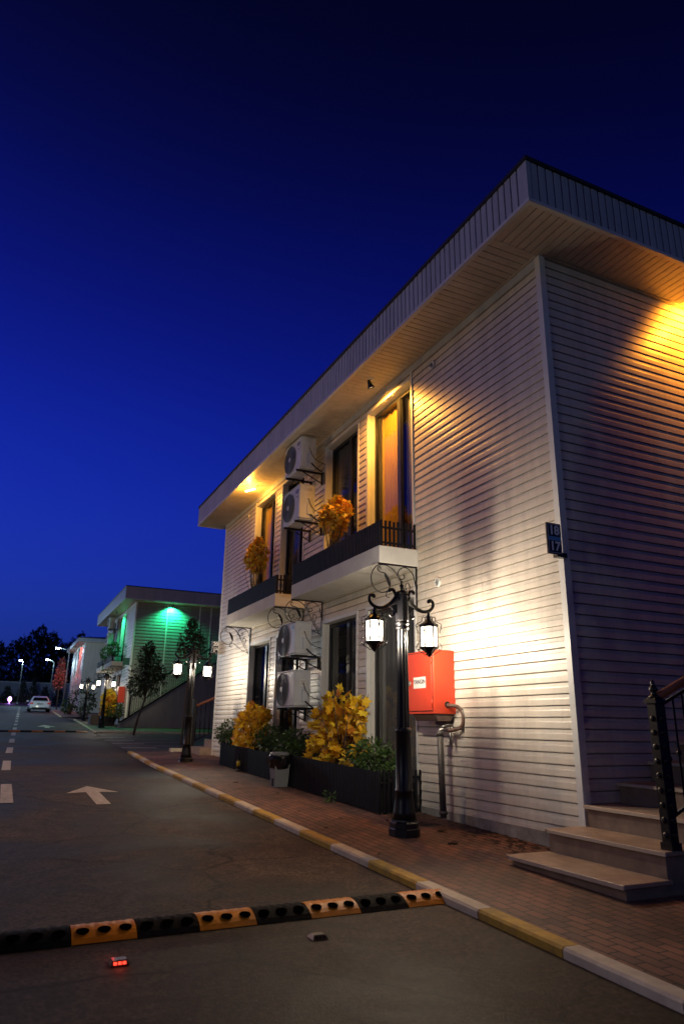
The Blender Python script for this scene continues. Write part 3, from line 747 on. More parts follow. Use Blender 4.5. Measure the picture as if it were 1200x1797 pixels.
def lamp_post(cx, cy, g, label, pw=40, rz=0):
    o = thing('lamp_post', (cx, cy, g), label, 'lamp post', 'twin lantern posts along the pavement')
    m = MB()
    m.lathe([(.155, -.06), (.155, .045), (.148, .055), (.148, .10), (.13, .115), (.127, .13)], cx, cy, 8, cz=g, sm=False, rot=R(22.5))
    m.lathe([(.122, .13), (.108, .20), (.093, .30), (.086, .38), (.092, .385), (.092, .40), (.084, .41), (.080, .70), (.076, .94), (.084, .95), (.084, .985), (.070, 1.0)], cx, cy, 24, cz=g)
    m.build('base', IRON, o)
    m = MB(); m.lathe([(.066, 1.0), (.053, 2.0)], cx, cy, 24, cz=g, flute=.13, sm=False)
    m.lathe([(.066, 2.0), (.072, 2.02), (.062, 2.035), (.062, 2.05), (.074, 2.06), (.074, 2.075), (.06, 2.085)], cx, cy, 16, cz=g); m.build('pole', IRON, o)
    m = MB(); m.lathe([(.064, 2.085), (.072, 2.10), (.072, 2.37), (.064, 2.385)], cx, cy, 8, cz=g, sm=False, rot=R(22.5))
    m.lathe([(.074, 2.385), (.066, 2.405), (.04, 2.425), (.02, 2.432), (.014, 2.442), (.022, 2.452), (.016, 2.468), (.028, 2.474), (.026, 2.484), (.012, 2.492), (.01, 2.51), (.016, 2.52), (.003, 2.54)], cx, cy, 16, cz=g); m.build('capital', IRON, o)
    za = g+2.345
    for s in (-1, 1):
        ca, sa = math.cos(rz)*s, math.sin(rz)*s
        m = MB(); f = lambda u, v: (cx+u*ca, cy+u*sa, za+v)
        q = scroll([(a[0], a[1], r) for a, r in zip(ARM, ARR)], 4)
        m.tube([f(a, b) for a, b, _ in q], [c for *_, c in q], 8)
        for A_, r in ((ARM2, .017), (ARM3, .014)):
            m.tube([f(u, v) for u, v in scroll(A_, 4)], r, 6)
        m.prism([(.06, .03), (.09, .02), (.12, -.05), (.16, -.10), (.12, -.13), (.10, -.16), (.06, -.17)], lambda u, v, d: (cx+u*ca-d*sa, cy+u*sa+d*ca, za+v), -.012, .012)
        m.tube([f(.335, -.12), f(.335, -.15)], .014, 6)
        ar = m.build('arm', IRON, o)
        lantern(o, cx+.335*ca, cy+.335*sa, za-.145+(.02 if s < 0 else 0), pw > 0, pw)
    return o
lamp_post(3.755, 6.47, gz(6.47)+.02, 'nearest twin-lantern black post, in front of the red fire cabinet', 138)
lamp_post(3.70, 15.65, gz(15.65)+PH-.04, 'second twin-lantern black post, at the kerb beyond the near house', 110)
lamp_post(4.17, 34.5, gz(34.5)+PH, 'third twin-lantern black post, before the yellow bush and planters of the green-lit house', 80)
lamp_post(4.30, 44, gz(44)+PH-.05, 'farthest twin-lantern black post, just left of the third', 60)

# ------------------------------------------------------------------ fire cabinet, hose, stand pipe
cb = thing('fire_cabinet', (4.63, 7.3, 1.34), 'red wall cabinet with a white YANGIN label beside the nearest lamp post', 'fire cabinet')
m = MB(); m.box(4.477, 4.775, 7.003, 7.592, 1.34, 2.07, bev=.004); m.build('cabinet_body', RED, cb)
m = MB(); m.box(4.4745, 4.48, 7.027, 7.583, 1.367, 2.053); m.build('door_seam', BLK, cb)
m = MB(); m.box(4.468, 4.478, 7.035, 7.575, 1.375, 2.045, bev=.003)
for k in range(14): m.box(4.4655, 4.469, 7.06, 7.115, 1.60+.018*k, 1.606+.018*k)
m.build('door', RED, cb)
m = MB(); m.tube([(4.466, 7.030, 1.42), (4.466, 7.030, 1.50)], .006, 6); m.tube([(4.466, 7.030, 1.9), (4.466, 7.030, 1.98)], .006, 6); m.build('hinge', RED, cb)
m = MB(); m.face([(4.4665, 7.16, 1.635), (4.4665, 7.44, 1.635), (4.4665, 7.44, 1.765), (4.4665, 7.16, 1.765)]); lb_ = m.build('label_plate', WHITE, cb, fix=False)
text_mesh('YANGIN', .068, lambda u, v, d: (4.4655-d, 7.30-u, 1.708+v), lb_, INK, bold=.001)
m = MB(); m.lathe([(.03, -.004), (.03, .004), (.014, .012), (.014, .02)][::-1], 4.462, 7.52, 12, axis='x', cz=1.70); m.box(4.45, 4.463, 7.511, 7.529, 1.675, 1.725); m.build('lock', CHROME, cb)
m = MB(); m.lathe([(.036, 0), (.036, .004)], 4.655, 7.0005-.003, 20, axis='y', cz=1.445); m.build('hose_hole', BLK, cb)
m = MB(); m.prism([(4.49, 1.34), (4.77, 1.34), (4.70, 1.262), (4.535, 1.262)], lambda u, v, d: (u, d, v), 7.02, 7.50); m.build('bottom_bracket', mat('bracket_brown', (.10, .06, .05), .5), cb)
hp = [(4.655, 7.03, 1.44), (4.67, 6.95, 1.435), (4.73, 6.90, 1.42), (4.79-.03, 6.86, 1.36), (4.775-.02, 6.84, 1.27), (4.74, 6.86, 1.20), (4.69, 6.92, 1.17), (4.64, 6.99, 1.16)]
pp = thing('fire_standpipe', (4.60, 7.06, gz(7)+.08), 'grey vertical water pipe with a rusty valve below the red cabinet', 'pipe')
m = MB(); m.tube([(4.60, 7.06, gz(7)+.05), (4.588, 7.06, .7), (4.575, 7.05, 1.12)], .037, 12); m.lathe([(.05, 0), (.05, .03), (.04, .035)], 4.60, 7.06, 12, cz=gz(7)+.085); m.lathe([(.043, 0), (.043, .045)], 4.576, 7.05, 12, cz=1.10); m.build('pipe', PIPE, pp)
m = MB(); m.tube([(4.575, 7.05, 1.12), (4.58, 7.045, 1.16), (4.61, 7.03, 1.175), (4.70, 6.98, 1.175)], [.036, .034, .03, .026], 10)
m.lathe([(.034, 0), (.034, .02), (.026, .025)], 4.61, 7.02, 8, cz=1.19); m.tube([(4.60, 7.0, 1.215), (4.66, 6.98, 1.225), (4.70, 6.97, 1.215)], .008, 6)
for x in (4.625, 4.655, 4.685): m.tube([(x, 7.015-(x-4.6)*.4, 1.175), (x+.01, 7.011-(x-4.6)*.4, 1.175)], .036, 10)
m.tube([(4.665, 6.98, 1.17), (4.668, 6.975, 1.08), (4.672, 6.97, 1.0)], [.014, .02, .014], 8)
m.lathe([(.028, 0), (.036, .01), (.036, .02), (.028, .03)], 4.70, 6.97, 8, cz=1.155, axis='z')
m.build('valve', CHROME, pp)
hs = MB(); hs.tube(scroll(hp, 4), .021, 8); tag(hs.build('hose', HOSE, at=(4.7, 6.9, 1.17)), 'brown rubber hose curving out of the red cabinet down to the valve', 'hose')
hs = MB(); hs.tube(scroll([(4.72, 6.93, 1.165), (4.765, 6.87, 1.175), (4.79-.02, 6.84, 1.21), (4.76, 6.83, 1.28), (4.755, 6.82, 1.33), (4.75, 6.84, 1.38)], 4), .006, 5)
hs.tube(scroll([(4.69, 6.95, 1.13), (4.73, 6.88, 1.12), (4.76, 6.85, 1.14), (4.765, 6.84, 1.2)], 4), .005, 5)
tag(hs.build('tie_wire', CHROME, at=(4.7, 6.9, 1.1)), 'thin loops of wire hanging round the hose by the valve', 'wire')

# round plastic wall caps
def wall_cap(y, z, label, x=W):
    o = thing('wall_vent', (x, y, z), label, 'wall vent', 'round white caps on the siding')
    m = MB(); m.lathe([(.062, .012), (.062, -.018), (.054, -.024), (.044, -.024), (.042, -.018), (.034, -.018)][::-1], x-.012, y, 24, axis='x', cz=z); m.build('rim', TRIM, o)
    m = MB(); m.tube([(x-.034, y+.03*math.cos(a*.35), z+.03*math.sin(a*.35)) for a in range(19)], .004, 5, cap=False)
    m.tube([(x-.034, y+.014*math.cos(a*.35), z+.014*math.sin(a*.35)) for a in range(19)], .004, 5, cap=False); m.build('grille', ACG, o)
wall_cap(7.284, 6.03, 'round white cap high on the near wall, right of the amber window')
wall_cap(7.296, 2.95, 'round white cap beside the nearest balcony bracket')
wall_cap(15.559, 6.02, 'round white cap near the far top corner of the near house')

# house number signs
def sign(x0, x1, y, z0, z1, a, b, label, mid=True):
    o = thing('house_number_sign', ((x0+x1)/2, y, z0), label, 'sign', 'house number signs on building corners')
    m = MB(); m.box(x0, x1, y-.008, y+.012, z0, z1, bev=.003)
    m.build('plate', mat('sign_black', (.008, .008, .014), .35), o)
    m = MB(); zc = (z0+z1)/2; t = .0055; i = .012
    for (p, q, r, s) in ((x0+i, x1-i, z1-i-t, z1-i), (x0+i, x1-i, z0+i, z0+i+t), (x0+i, x0+i+t, z0+i, z1-i), (x1-i-t, x1-i, z0+i, z1-i)): m.box(p, q, y-.011, y-.0075, r, s)
    if mid: m.box(x0+.008, x1-.008, y-.0105, y-.0078, zc-.020, zc+.020, 1)
    else: m.box(x0+i, x1-i, y-.0105, y-.0078, zc-.006, zc+.006)
    m.build('border', [mat('sign_line', (.55, .55, .6), .4), mat('sign_blue', (.14, .34, .62), .4)], o)
    h = (z1-z0)
    wm = mat('sign_digits', (.88, .88, .9), .4)
    for t_, z in ((a, zc+h*.255), (b, zc-h*.255)):
        text_mesh(t_, h*.40, lambda u, v, d: ((x0+x1)/2+u, y-.010-d, z+v), o, wm, name='digits', bold=.004)
    m = MB(); m.box(x1-.05, x1+.075, y+.0125, y+.07, z0-.015, z0+.03); m.build('bracket', IRON, o)
sign(4.492, 4.668, 4.965, 2.795, 3.105, '18', '17', 'black number plate 18 over 17 on the near corner of the near house')
sign(4.60, 4.795, 17.57, 2.90, 3.215, '20', '19', 'black number plate 20 over 19 at the far corner of the near house', False)
m = MB(); m.box(5.05, 5.38, 36.2, 36.22, 3.9, 4.25); tag(m.build('name_board', mat('board_green', (.02, .09, .07), .5), at=(5.2, 36.2, 3.9)), 'small dark green plate on the corner of the far green-lit house', 'sign')

# soffit spot lamps
def soffit_lamp(x, y, z, aim, label, col, pw, bm, lens=True, spot=110, blend=.9):
    o = thing('soffit_lamp', (x, y, z), label, 'lamp', 'coloured spot lamps under the eaves')
    m = MB(); m.lathe([(.055, 0), (.055, -.014), (.03, -.018)][::-1], x, y, 20, cz=z); m.build('base', TRIM, o)
    A = Vector(aim).normalized(); p0 = Vector((x, y, z-.015)); p1 = p0+Vector((-.05, -.02, -.055)) if lens else p0+Vector((0, 0, -.06))
    m = MB(); m.tube([p0, p1], .008, 6); m.build('stem', IRON, o)
    m = MB(); p2 = p1+A*.11
    m.tube([p1-A*.02, p1+A*.015, p1+A*.05, p2], [.016, .03, .034, .056], 14, cap=False); m.build('lamp_shade', IRON, o)
    m = MB(); a = A.cross(Vector((0, 0, 1))).normalized(); b = a.cross(A)
    m.face([p2-A*.012+(a*math.cos(i*.5236)+b*math.sin(i*.5236))*.048 for i in range(12)]); m.build('bulb', bm, o, fix=False)
    if pw: light('spot_light', 'SPOT', p2+A*.01, pw, col, .04, o, spot, p2+A)
    return o
AM = (1, .32, .018)
soffit_lamp(4.426, 8.488, H, (.42, .10, -.90), 'black spot lamp under the eave above the nearest amber window', (1, .42, .05), 300, AMBD, spot=155, blend=1)
soffit_lamp(4.6+2.55, 4.60, H, (.0, .82, -.5), 'amber spot lamp under the eave of the near end wall at the right edge', AM, 235, AMB, spot=128, blend=1)
# amber tube lamp towards the far end
o = thing('tube_lamp', (4.45, 14.1, H), 'glowing amber tube lamp under the far part of the eave', 'lamp', 'coloured spot lamps under the eaves')
m = MB(); m.lathe([(.06, 0), (.06, -.016), (.03, -.02)][::-1], 4.45, 14.1, 20, cz=H); m.build('base', TRIM, o)
m = MB(); m.tube([(4.45, 14.1, H-.02), (4.44, 14.13, H-.07)], .012, 6); m.build('stem', IRON, o)
m = MB(); m.tube([(4.44, 14.10, H-.08), (4.24, 14.22, H-.13)], .022, 10); m.build('bulb', AMB, o)
light('tube_light', 'POINT', (4.30, 14.18, H-.19), 66, (1, .42, .05), .05, o)
# green pair and red one on the far houses
soffit_lamp(7.30, 36.0, 7.12, (0, .3, -.8), 'green spot lamp over the end wall of the second house', (.03, 1, .38), 520, GRNE, spot=140, blend=1)
soffit_lamp(4.98, 39.9, 7.12, (.4, .1, -.9), 'green spot lamp over the balcony of the second house', (.03, 1, .38), 230, GRNE, spot=140, blend=1)
soffit_lamp(5.35, 69.5, 7.95, (.4, -.1, -.9), 'red spot lamp under the eave of the farthest house', (1, .10, .06), 300, REDE, spot=150, blend=1)

# ------------------------------------------------------------------ planters, bushes
def leafpoly(kind):
    if kind == 'maple':
        pts = [(0, 0), (.30, -.04), (.27, .16), (.62, .30), (.36, .44), (.42, .70), (.18, .62), (0, 1.05), (-.18, .62), (-.42, .70), (-.36, .44), (-.62, .30), (-.27, .16), (-.30, -.04)]
        return pts
    return [(0, 0), (.22, .3), (.20, .62), (0, 1), (-.20, .62), (-.22, .3)]
LP = {k: leafpoly(k) for k in ('maple', 'oval')}
def leaves(mb, c, rad, n, size, kind='oval', rnd=random, shell=.55, droop=.4, lobes=None, mi=0):
    lobes = lobes or [(0, 0, 0, 1)]
    P_ = LP[kind]
    for _ in range(n):
        lo = rnd.choice(lobes)
        while True:
            d = Vector((rnd.uniform(-1, 1), rnd.uniform(-1, 1), rnd.uniform(-1, 1)))
            if .05 < d.length < 1: break
        q = d.length; dn = d.normalized(); rr = shell+(1-shell)*q
        wob = 1+.18*math.sin(dn.x*5+dn.y*3+lo[0]*9)+.14*math.sin(dn.z*7+dn.y*5+lo[1]*5)
        p = Vector((c[0]+rad[0]*(lo[0]+dn.x*rr*lo[3]*wob), c[1]+rad[1]*(lo[1]+dn.y*rr*lo[3]*wob), c[2]+rad[2]*(lo[2]+dn.z*rr*lo[3]*wob)))
        out = (dn+Vector((rnd.uniform(-.6, .6), rnd.uniform(-.6, .6), rnd.uniform(-.6, .6)-droop))).normalized()
        nr = Vector((rnd.gauss(0, 1), rnd.gauss(0, 1), rnd.gauss(0, 1)+.6)); nr = (nr-out*nr.dot(out))
        if nr.length < .1: continue
        nr.normalize(); nr = (nr+dn*.6); nr = (nr-out*nr.dot(out)).normalized()
        sd = out.cross(nr); s = size*rnd.uniform(.6, 1.25); cu = rnd.uniform(-.25, .35)
        pts = [p+sd*(u*s)+out*(v*s)+nr*(-cu*s*v*v-abs(u)*s*.22) for u, v in P_]
        # fold along the midrib: two halves share one edge
        b = len(mb.v); k = len(P_); tip = k//2
        mb.v += [tuple(x) for x in pts]
        mb.f.append(tuple(b+i for i in range(0, tip+1))); mb.f.append(tuple(b+i for i in list(range(tip, k))+[0])); mb.m += [mi, mi]; mb.s += [False, False]
def stems(mb, c, base, n, r, rad, rnd):
    for _ in range(n):
        a = Vector(base)+Vector((rnd.uniform(-.03, .03), rnd.uniform(-.05, .05), 0)); d = Vector((rnd.uniform(-.8, .8)*rad[0], rnd.uniform(-.8, .8)*rad[1], rnd.uniform(-.2, .85)*rad[2]))
        e_ = Vector(c)+d; md = (a+e_)/2+Vector((0, 0, .05))+Vector((rnd.uniform(-.04, .04),)*3)
        mb.tube([a, md, e_], [r, r*.8, r*.4], 5)
def planter(ya, yb, x0, label, zt):
    yc = (ya+yb)/2; g0 = gz(ya)
    o = thing('planter_box', (x0, yc, gz(yc)+PH), label, 'planter', 'slatted planter boxes along the street wall')
    m = MB(); n = round((yb-ya)/.047)
    for i in range(n+1):
        y = ya+(yb-ya)*i/n; m.box(x0-.009, x0+.009, y-.0150, y+.0150, gz(y)+PH+.01, zt+gz(y)-gz(ya)+random.uniform(-.005, .005))
    m.build('front_slats', SLAT, o)
    for y in (ya+.01, yb-.01):
        m = MB(); picket_side(m, y, x0+.02, W-.02, gz(y)+PH-.02, zt+gz(y)-gz(ya)+.02); m.build('end_pickets', SLAT, o)
    m = MB(); m.box(x0+.03, W-.04, ya+.12, yb-.08, g0, zt-.14); m.build('soil_bed', HEDG, o)
    return o
planter(7.79, 10.83, 4.17, 'nearest long dark slatted planter, behind the nearest lamp post', .672)
planter(11.72, 14.75, 4.20, 'farther long dark slatted planter, holding the smaller yellow maple', .735)
def bush(name, c, rad, base, n, size, m_, label, cat, kind='oval', seed=1, group=None, stem_n=12, lobes=None, droop=.4, stem_r=.008, stem_m=None):
    rnd = random.Random(seed)
    o = thing(name, base, label, cat, group)
    s = MB(); stems(s, c, base, stem_n, stem_r, rad, rnd); s.build('stem', stem_m or BARK, o)
    b = MB(); leaves(b, c, rad, n, size, kind, rnd, lobes=lobes, droop=droop); b.build('foliage', m_, o, fix=False)
    return o
LB = [(0, 0, 0, .75), (-.2, .5, .1, .5), (.1, -.5, -.1, .55), (0, .1, .45, .5), (0, -.2, -.3, .6), (.2, .35, -.35, .5)]
GB = 'green bushes in the slatted planters'
bush('green_bush', (4.42, 8.38, .80), (.28, .52, .25), (4.5, 8.4, .5), 1500, .062, LGR, 'leafy green bush at the near end of the nearest planter', 'bush', seed=2, group=GB, lobes=LB)
bush('green_bush', (4.45, 11.15, .86), (.30, .75, .29), (4.5, 11.1, .55), 1700, .065, LGR, 'large dark green bush between the two planters, behind the bin', 'bush', seed=3, group=GB, lobes=LB)
bush('green_bush', (4.48, 12.45, .92), (.26, .55, .26), (4.5, 12.4, .6), 1200, .062, LGR, 'green bush right of the smaller yellow maple', 'bush', seed=4, group=GB, lobes=LB)
bush('green_bush', (4.45, 15.05, .98), (.27, .62, .30), (4.5, 14.6, .65), 1300, .062, LGR, 'green bush at the far end of the planters, left of the yellow maple', 'bush', seed=5, group=GB, lobes=LB)
YB = [(0, 0, -.2, .55), (0, .35, -.1, .5), (0, -.35, -.25, .45), (0, 0, .35, .42), (0, -.45, .3, .3), (0, .1, .65, .28), (0, .5, .3, .3), (0, -.1, -.6, .42), (-.2, .45, -.6, .3), (0, -.62, .55, .18)]
YG = 'yellow artificial maples in the planters'
bush('yellow_maple', (4.45, 9.55, 1.12), (.38, 1.0, .60), (4.5, 9.5, .5), 520, .132, LYE, 'tall yellow maple bush with large leaves in the nearest planter', 'maple bush', 'maple', 11, YG, 26, YB, .25, .009)
bush('yellow_maple', (4.45, 13.5, 1.14), (.32, 1.05, .44), (4.5, 13.4, .6), 680, .105, LYE, 'smaller yellow maple bush in the farther planter', 'maple bush', 'maple', 12, YG, 26, YB, .25, .009)
# balcony plants in pots
PB = [(0, 0, -.2, .6), (0, .4, .1, .5), (0, -.35, .3, .5), (0, .1, .6, .4), (0, -.6, .0, .4), (0, .6, .4, .3), (.2, -.1, -.5, .45), (0, -.2, .85, .22)]
def potplant(c, rad, n, seed, label, base_z, m_=LOR, size=.095):
    o = bush('potted_maple', c, rad, (c[0], c[1]+.05, base_z), n, size, m_, label, 'potted plant', 'maple', seed, 'orange plants on the balconies', 18, PB, .5, .007)
    p = MB(); p.lathe([(.06, 0), (.085, .16), (.092, .17), (.08, .17)], c[0], c[1]+.05, 14, cz=base_z); p.build('pot', POT, o)
potplant((4.36, 9.62, 4.36), (.22, .46, .27), 620, 21, 'orange potted maple on the nearer balcony, between its two windows', 3.49)
potplant((4.38, 13.62, 4.55), (.20, .60, .33), 640, 22, 'orange potted maple on the farther balcony, by the amber window', 3.49)

# ------------------------------------------------------------------ pedal bin and small litter
o = thing('pedal_bin', (4.03, 10.80, gz(10.8)+PH), 'grey plastic pedal bin with a black bag over its rim, between the planters', 'bin')
g = gz(10.8)+PH
m = MB(); c0 = [(3.93, 10.68), (4.13, 10.68), (4.13, 10.90), (3.93, 10.90)]; c1 = [(3.905, 10.65), (4.155, 10.65), (4.155, 10.93), (3.905, 10.93)]
for i in range(4):
    j = (i+1) % 4
    m.face([(*c0[i], g), (*c0[j], g), (*c1[j], g+.40), (*c1[i], g+.40)])
m.box(3.92, 3.94, 10.69, 10.72, g, g+.12); m.box(3.905, 4.155, 10.65, 10.93, g+.38, g+.41); m.build('body', BINM, o)
m = MB(); m.box(3.918, 3.925, 10.73, 10.82, g+.01, g+.12); m.build('pedal_opening', BLK, o)
m = MB(); rnd = random.Random(4); n = 22
rings = []
for z, k in ((g+.27, 1.02), (g+.33, 1.22), (g+.41, 1.34), (g+.455, 1.14), (g+.462, .9)):
    rings.append([(4.03+.14*k*math.cos(6.283*i/n)*(1+rnd.uniform(-.05, .09)), 10.79+.155*k*math.sin(6.283*i/n)*(1+rnd.uniform(-.05, .09)), z+rnd.uniform(-.014, .014)) for i in range(n)])
for a, b in zip(rings, rings[1:]):
    for i in range(n): m.face([a[i], a[(i+1) % n], b[(i+1) % n], b[i]])
m.face(rings[-1]); m.build('bin_bag', BAG, o, fix=True)
m = MB(); m.lathe([(.15, 0), (.155, .02), (.14, .045), (.05, .055)], 4.03, 10.79, 20, cz=g+.455); m.build('lid', BINM, o)
g = gz(13.2)+PH
o = thing('bottle', (4.14, 13.3, g), 'small dark bottle with a yellow label against the farther planter', 'bottle')
m = MB(); m.lathe([(.032, 0), (.034, .02), (.034, .16), (.014, .21), (.013, .27)], 4.14, 13.3, 12, cz=g+.05); m.build('body', mat('bottle_dark', (.02, .015, .008), .2), o)
m = MB(); m.lathe([(.0352, .05), (.0352, .14)], 4.14, 13.3, 12, cz=g+.05); m.build('label_band', mat('label_yellow', (.62, .42, .03), .5), o)
m = MB(); m.lathe([(.040, 0), (.04, .05)], 4.14, 13.3, 12, cz=g); m.build('foot', POT, o)
rnd = random.Random(31)
lv = [(3.35, 8.2), (3.6, 7.6), (3.5, 9.3), (3.15, 7.1), (3.9, 6.9), (4.2, 6.6), (3.7, 9.9), (3.3, 10.6), (4.4, 6.75), (3.25, 12.1), (3.9, 5.9), (3.55, 11.4), (4.0, 7.3), (3.05, 5.7)]
nm = ['right of the nearest post foot', 'short of the nearest planter end', 'in front of the yellow maple', 'near the kerb left of the post', 'just right of the post foot', 'between post and pipe', 'in front of the dark bush', 'near the bin by the kerb', 'at the pipe foot', 'near the kerb before the farther planter', 'before the marble steps', 'before the bin', 'behind the lamp post', 'on the bricks by the near kerb']
for (x, y), t in zip(lv, nm):
    b = MB(); leaves(b, (x, y, gz(y)+PH+.012), (.01, .01, .002), 1, .11, 'maple', rnd, droop=0)
    zc = gz(y)+PH; b.v = [(px, py, zc+.004+abs(pz-zc-.012)*.25) for px, py, pz in b.v]
    tag(b.build('fallen_leaf', mat('dead_leaf', (.035, .022, .015), .7), at=(x, y, zc), fix=False), 'dark dead leaf lying on the bricks '+t, 'leaf', 'dead leaves on the pavement')
bush('weed', (4.05, 8.9, gz(8.9)+PH+.05), (.06, .14, .07), (4.1, 8.9, gz(8.9)+PH), 60, .05, LGR, 'small weed sprouting at the foot of the nearest planter', 'weed', seed=41, stem_n=4, stem_r=.003)
rnd = random.Random(77); m = MB()
for _ in range(420):
    y = rnd.uniform(4.2, 7.7); x = W-.03-abs(rnd.gauss(0, .28)); s = rnd.uniform(.008, .028); z = gz(y)+PH
    a = rnd.uniform(0, 6.28); m.face([(x+s*math.cos(a+k*1.57+rnd.uniform(-.4, .4)), y+s*math.sin(a+k*1.57)*1.3, z+.003+.004*rnd.random()) for k in range(4)])
tag(m.build('leaf_litter', mat('litter_dark', (.02, .014, .011), .8), fix=False), 'dark crumbled litter on the bricks along the plinth of the near house', 'litter', kind='stuff')

# ------------------------------------------------------------------ stairs at the end walls
def newel(parent, x, y, z, h=1.15):
    m = MB(); s = .042
    m.box(x-s, x+s, y-s, y+s, z, z+h-.12, bev=.006); m.box(x-.055, x+.055, y-.055, y+.055, z+h-.16, z+h-.13); m.box(x-.05, x+.05, y-.05, y+.05, z, z+.05)
    for k in range(9):
        zz = z+.10+k*.10
        m.lathe([(.008, -.012), (.022, -.004), (.022, .004), (.008, .012)], x-s-.002, y-.0, 8, axis='x', cz=zz)
        m.lathe([(.008, -.012), (.022, -.004), (.022, .004), (.008, .012)], x, y-s-.002, 8, axis='y', cz=zz)
    m.lathe([(.05, 0), (.03, .02), (.016, .03), (.03, .05), (.034, .065), (.022, .085), (.012, .095), (.018, .11), (.003, .14)], x, y, 12, cz=z+h-.12)
    return m.build('newel_post', IRON, parent)
def stairs(xw, yw, g, n, label, x1=3.90, z1=.203, w=1.23, rise=.178, tread=.42, detail=True, rail_col=None, group='end wall staircases', first=0):
    """ascending +X along an end wall at y=yw; near side at yw-w"""
    o = thing('staircase', (x1, yw-w/2, g), label, 'staircase', group)
    for i in range(n):
        xa = x1+tread*i; zt = z1+rise*i; yn = yw-w-.0; yf = yw-.028
        xe = x1+tread*n
        m = MB(); m.box(xa+.03+(.0 if i else .02), xa+tread+.03, yn+.03, yf+(.0 if xa > xw-.1 else .02), g-.25, zt-.032, 1)
        m.box(xa, xa+tread+.05, yn, yf+(.0 if xa > xw-.1 else .04), zt-.03, zt, 0, bev=.006)
        m.box(xa-.004, xa+.012, yn-.002, yf, zt-.028, zt-.003, 2)
        m.build('step', [MARB, MARB2, NOSE], o)
    xt = x1+tread*n
    m = MB(); m.box(xt+.04, xt+2.2, yw-w, yw-.03, g-.3, z1+rise*(n-1)+.01, 1); m.build('landing', [MARB, MARB2], o)
    if not detail:
        m = MB(); k_ = rise/tread; yb_ = yw-w
        for i in range(40):
            za = g-.2+i*.106; zb_ = za+.106
            if za > z1+rise*n: break
            xl = lambda z: max(x1+.05, x1+(z-z1-.03)/k_)
            m.face([(xl(za), yb_-.02, za), (xt+2.2, yb_-.02, za), (xt+2.2, yb_, zb_), (xl(zb_), yb_, zb_)])
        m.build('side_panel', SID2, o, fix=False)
        m = MB(); m.tube([(x1, yb_-.02, z1+.05), (xt, yb_-.02, z1+.05+rise*n)], .05, 4, sq=True, sm=False); m.build('stringer', IRON, o)
    yr = yw-w+.055
    zr = z1+rise
    newel(o, x1+tread+.13, yr, zr-.0, 1.17)
    k = rise/tread; xs = x1+tread+.17; xe = xt+.1
    f = lambda x, h: z1+rise*(x-x1)/tread+h
    m = MB(); m.tube([(xs-.02, yr, f(xs, .98)), (xe, yr, f(xe, .98))], .033, 8); m.build('handrail', rail_col or WOODR, o)
    m = MB(); m.tube([(xs, yr, f(xs, .14)), (xe, yr, f(xe, .14))], .014, 4, sq=True); m.tube([(xs, yr, f(xs, .92)), (xe, yr, f(xe, .92))], .014, 4, sq=True)
    c = int((xe-xs)/.105)
    for i in range(c+1):
        x = xs+.05+i*.105
        m.tube([(x, yr, f(x, .14)), (x, yr, f(x, .92))], .010, 4, sm=False)
        if detail: m.lathe([(.01, 0), (.02, .02), (.01, .04)], x, yr, 6, cz=f(x, .50)); 
    m.build('balusters', IRON, o)
    return o
stairs(W, Y0, .11, 12, 'marble front steps with an iron newel post at the right edge, beside the near house')
# stairs on the far end wall of the near house (rising away from the street), only the start seen
def far_stairs(x1, yw, g, n, label, rail_col):
    w = 1.3
    o = thing('staircase', (x1, yw+w/2, g), label, 'staircase', 'end wall staircases')
    for i in range(n):
        xa = x1+.42*i; zt = g+.17+.178*i
        m = MB(); m.box(xa, xa+.45, yw+.03, yw+w, g-.2, zt); m.build('step', MARB2 if i % 2 == 9 else MARB, o)
    f = lambda x, h: g+.17+.178*(x-x1)/.42+h
    y = yw+w-.05; xe = x1+.42*n
    m = MB(); m.box(x1+.05, x1+.13, y-.04, y+.04, g, g+1.35); m.build('newel_post', IRON, o)
    m = MB(); m.tube([(x1+.1, y, f(x1, 1.0)), (xe, y, f(xe, 1.0))], .035, 8); m.build('handrail', rail_col, o)
    m = MB(); m.tube([(x1+.1, y, f(x1, .12)), (xe, y, f(xe, .12))], .014, 4)
    for i in range(int((xe-x1)/.12)):
        x = x1+.15+i*.12; m.tube([(x, y, f(x, .1)), (x, y, f(x, .97))], .012, 4)
    m.build('balusters', IRON, o)
far_stairs(4.48, Y1, gz(17.6)+PH, 8, 'pale steps with a brown handrail at the far end of the near house', WOODR)
# long flight on the end wall of the second house
stairs(5.45, 36.3, gz(35.4), 15, 'long flight of steps with black railing climbing the end wall of the green-lit house', x1=5.0, z1=gz(35.4)+.15, rise=.20, tread=.30, detail=False, rail_col=IRON)

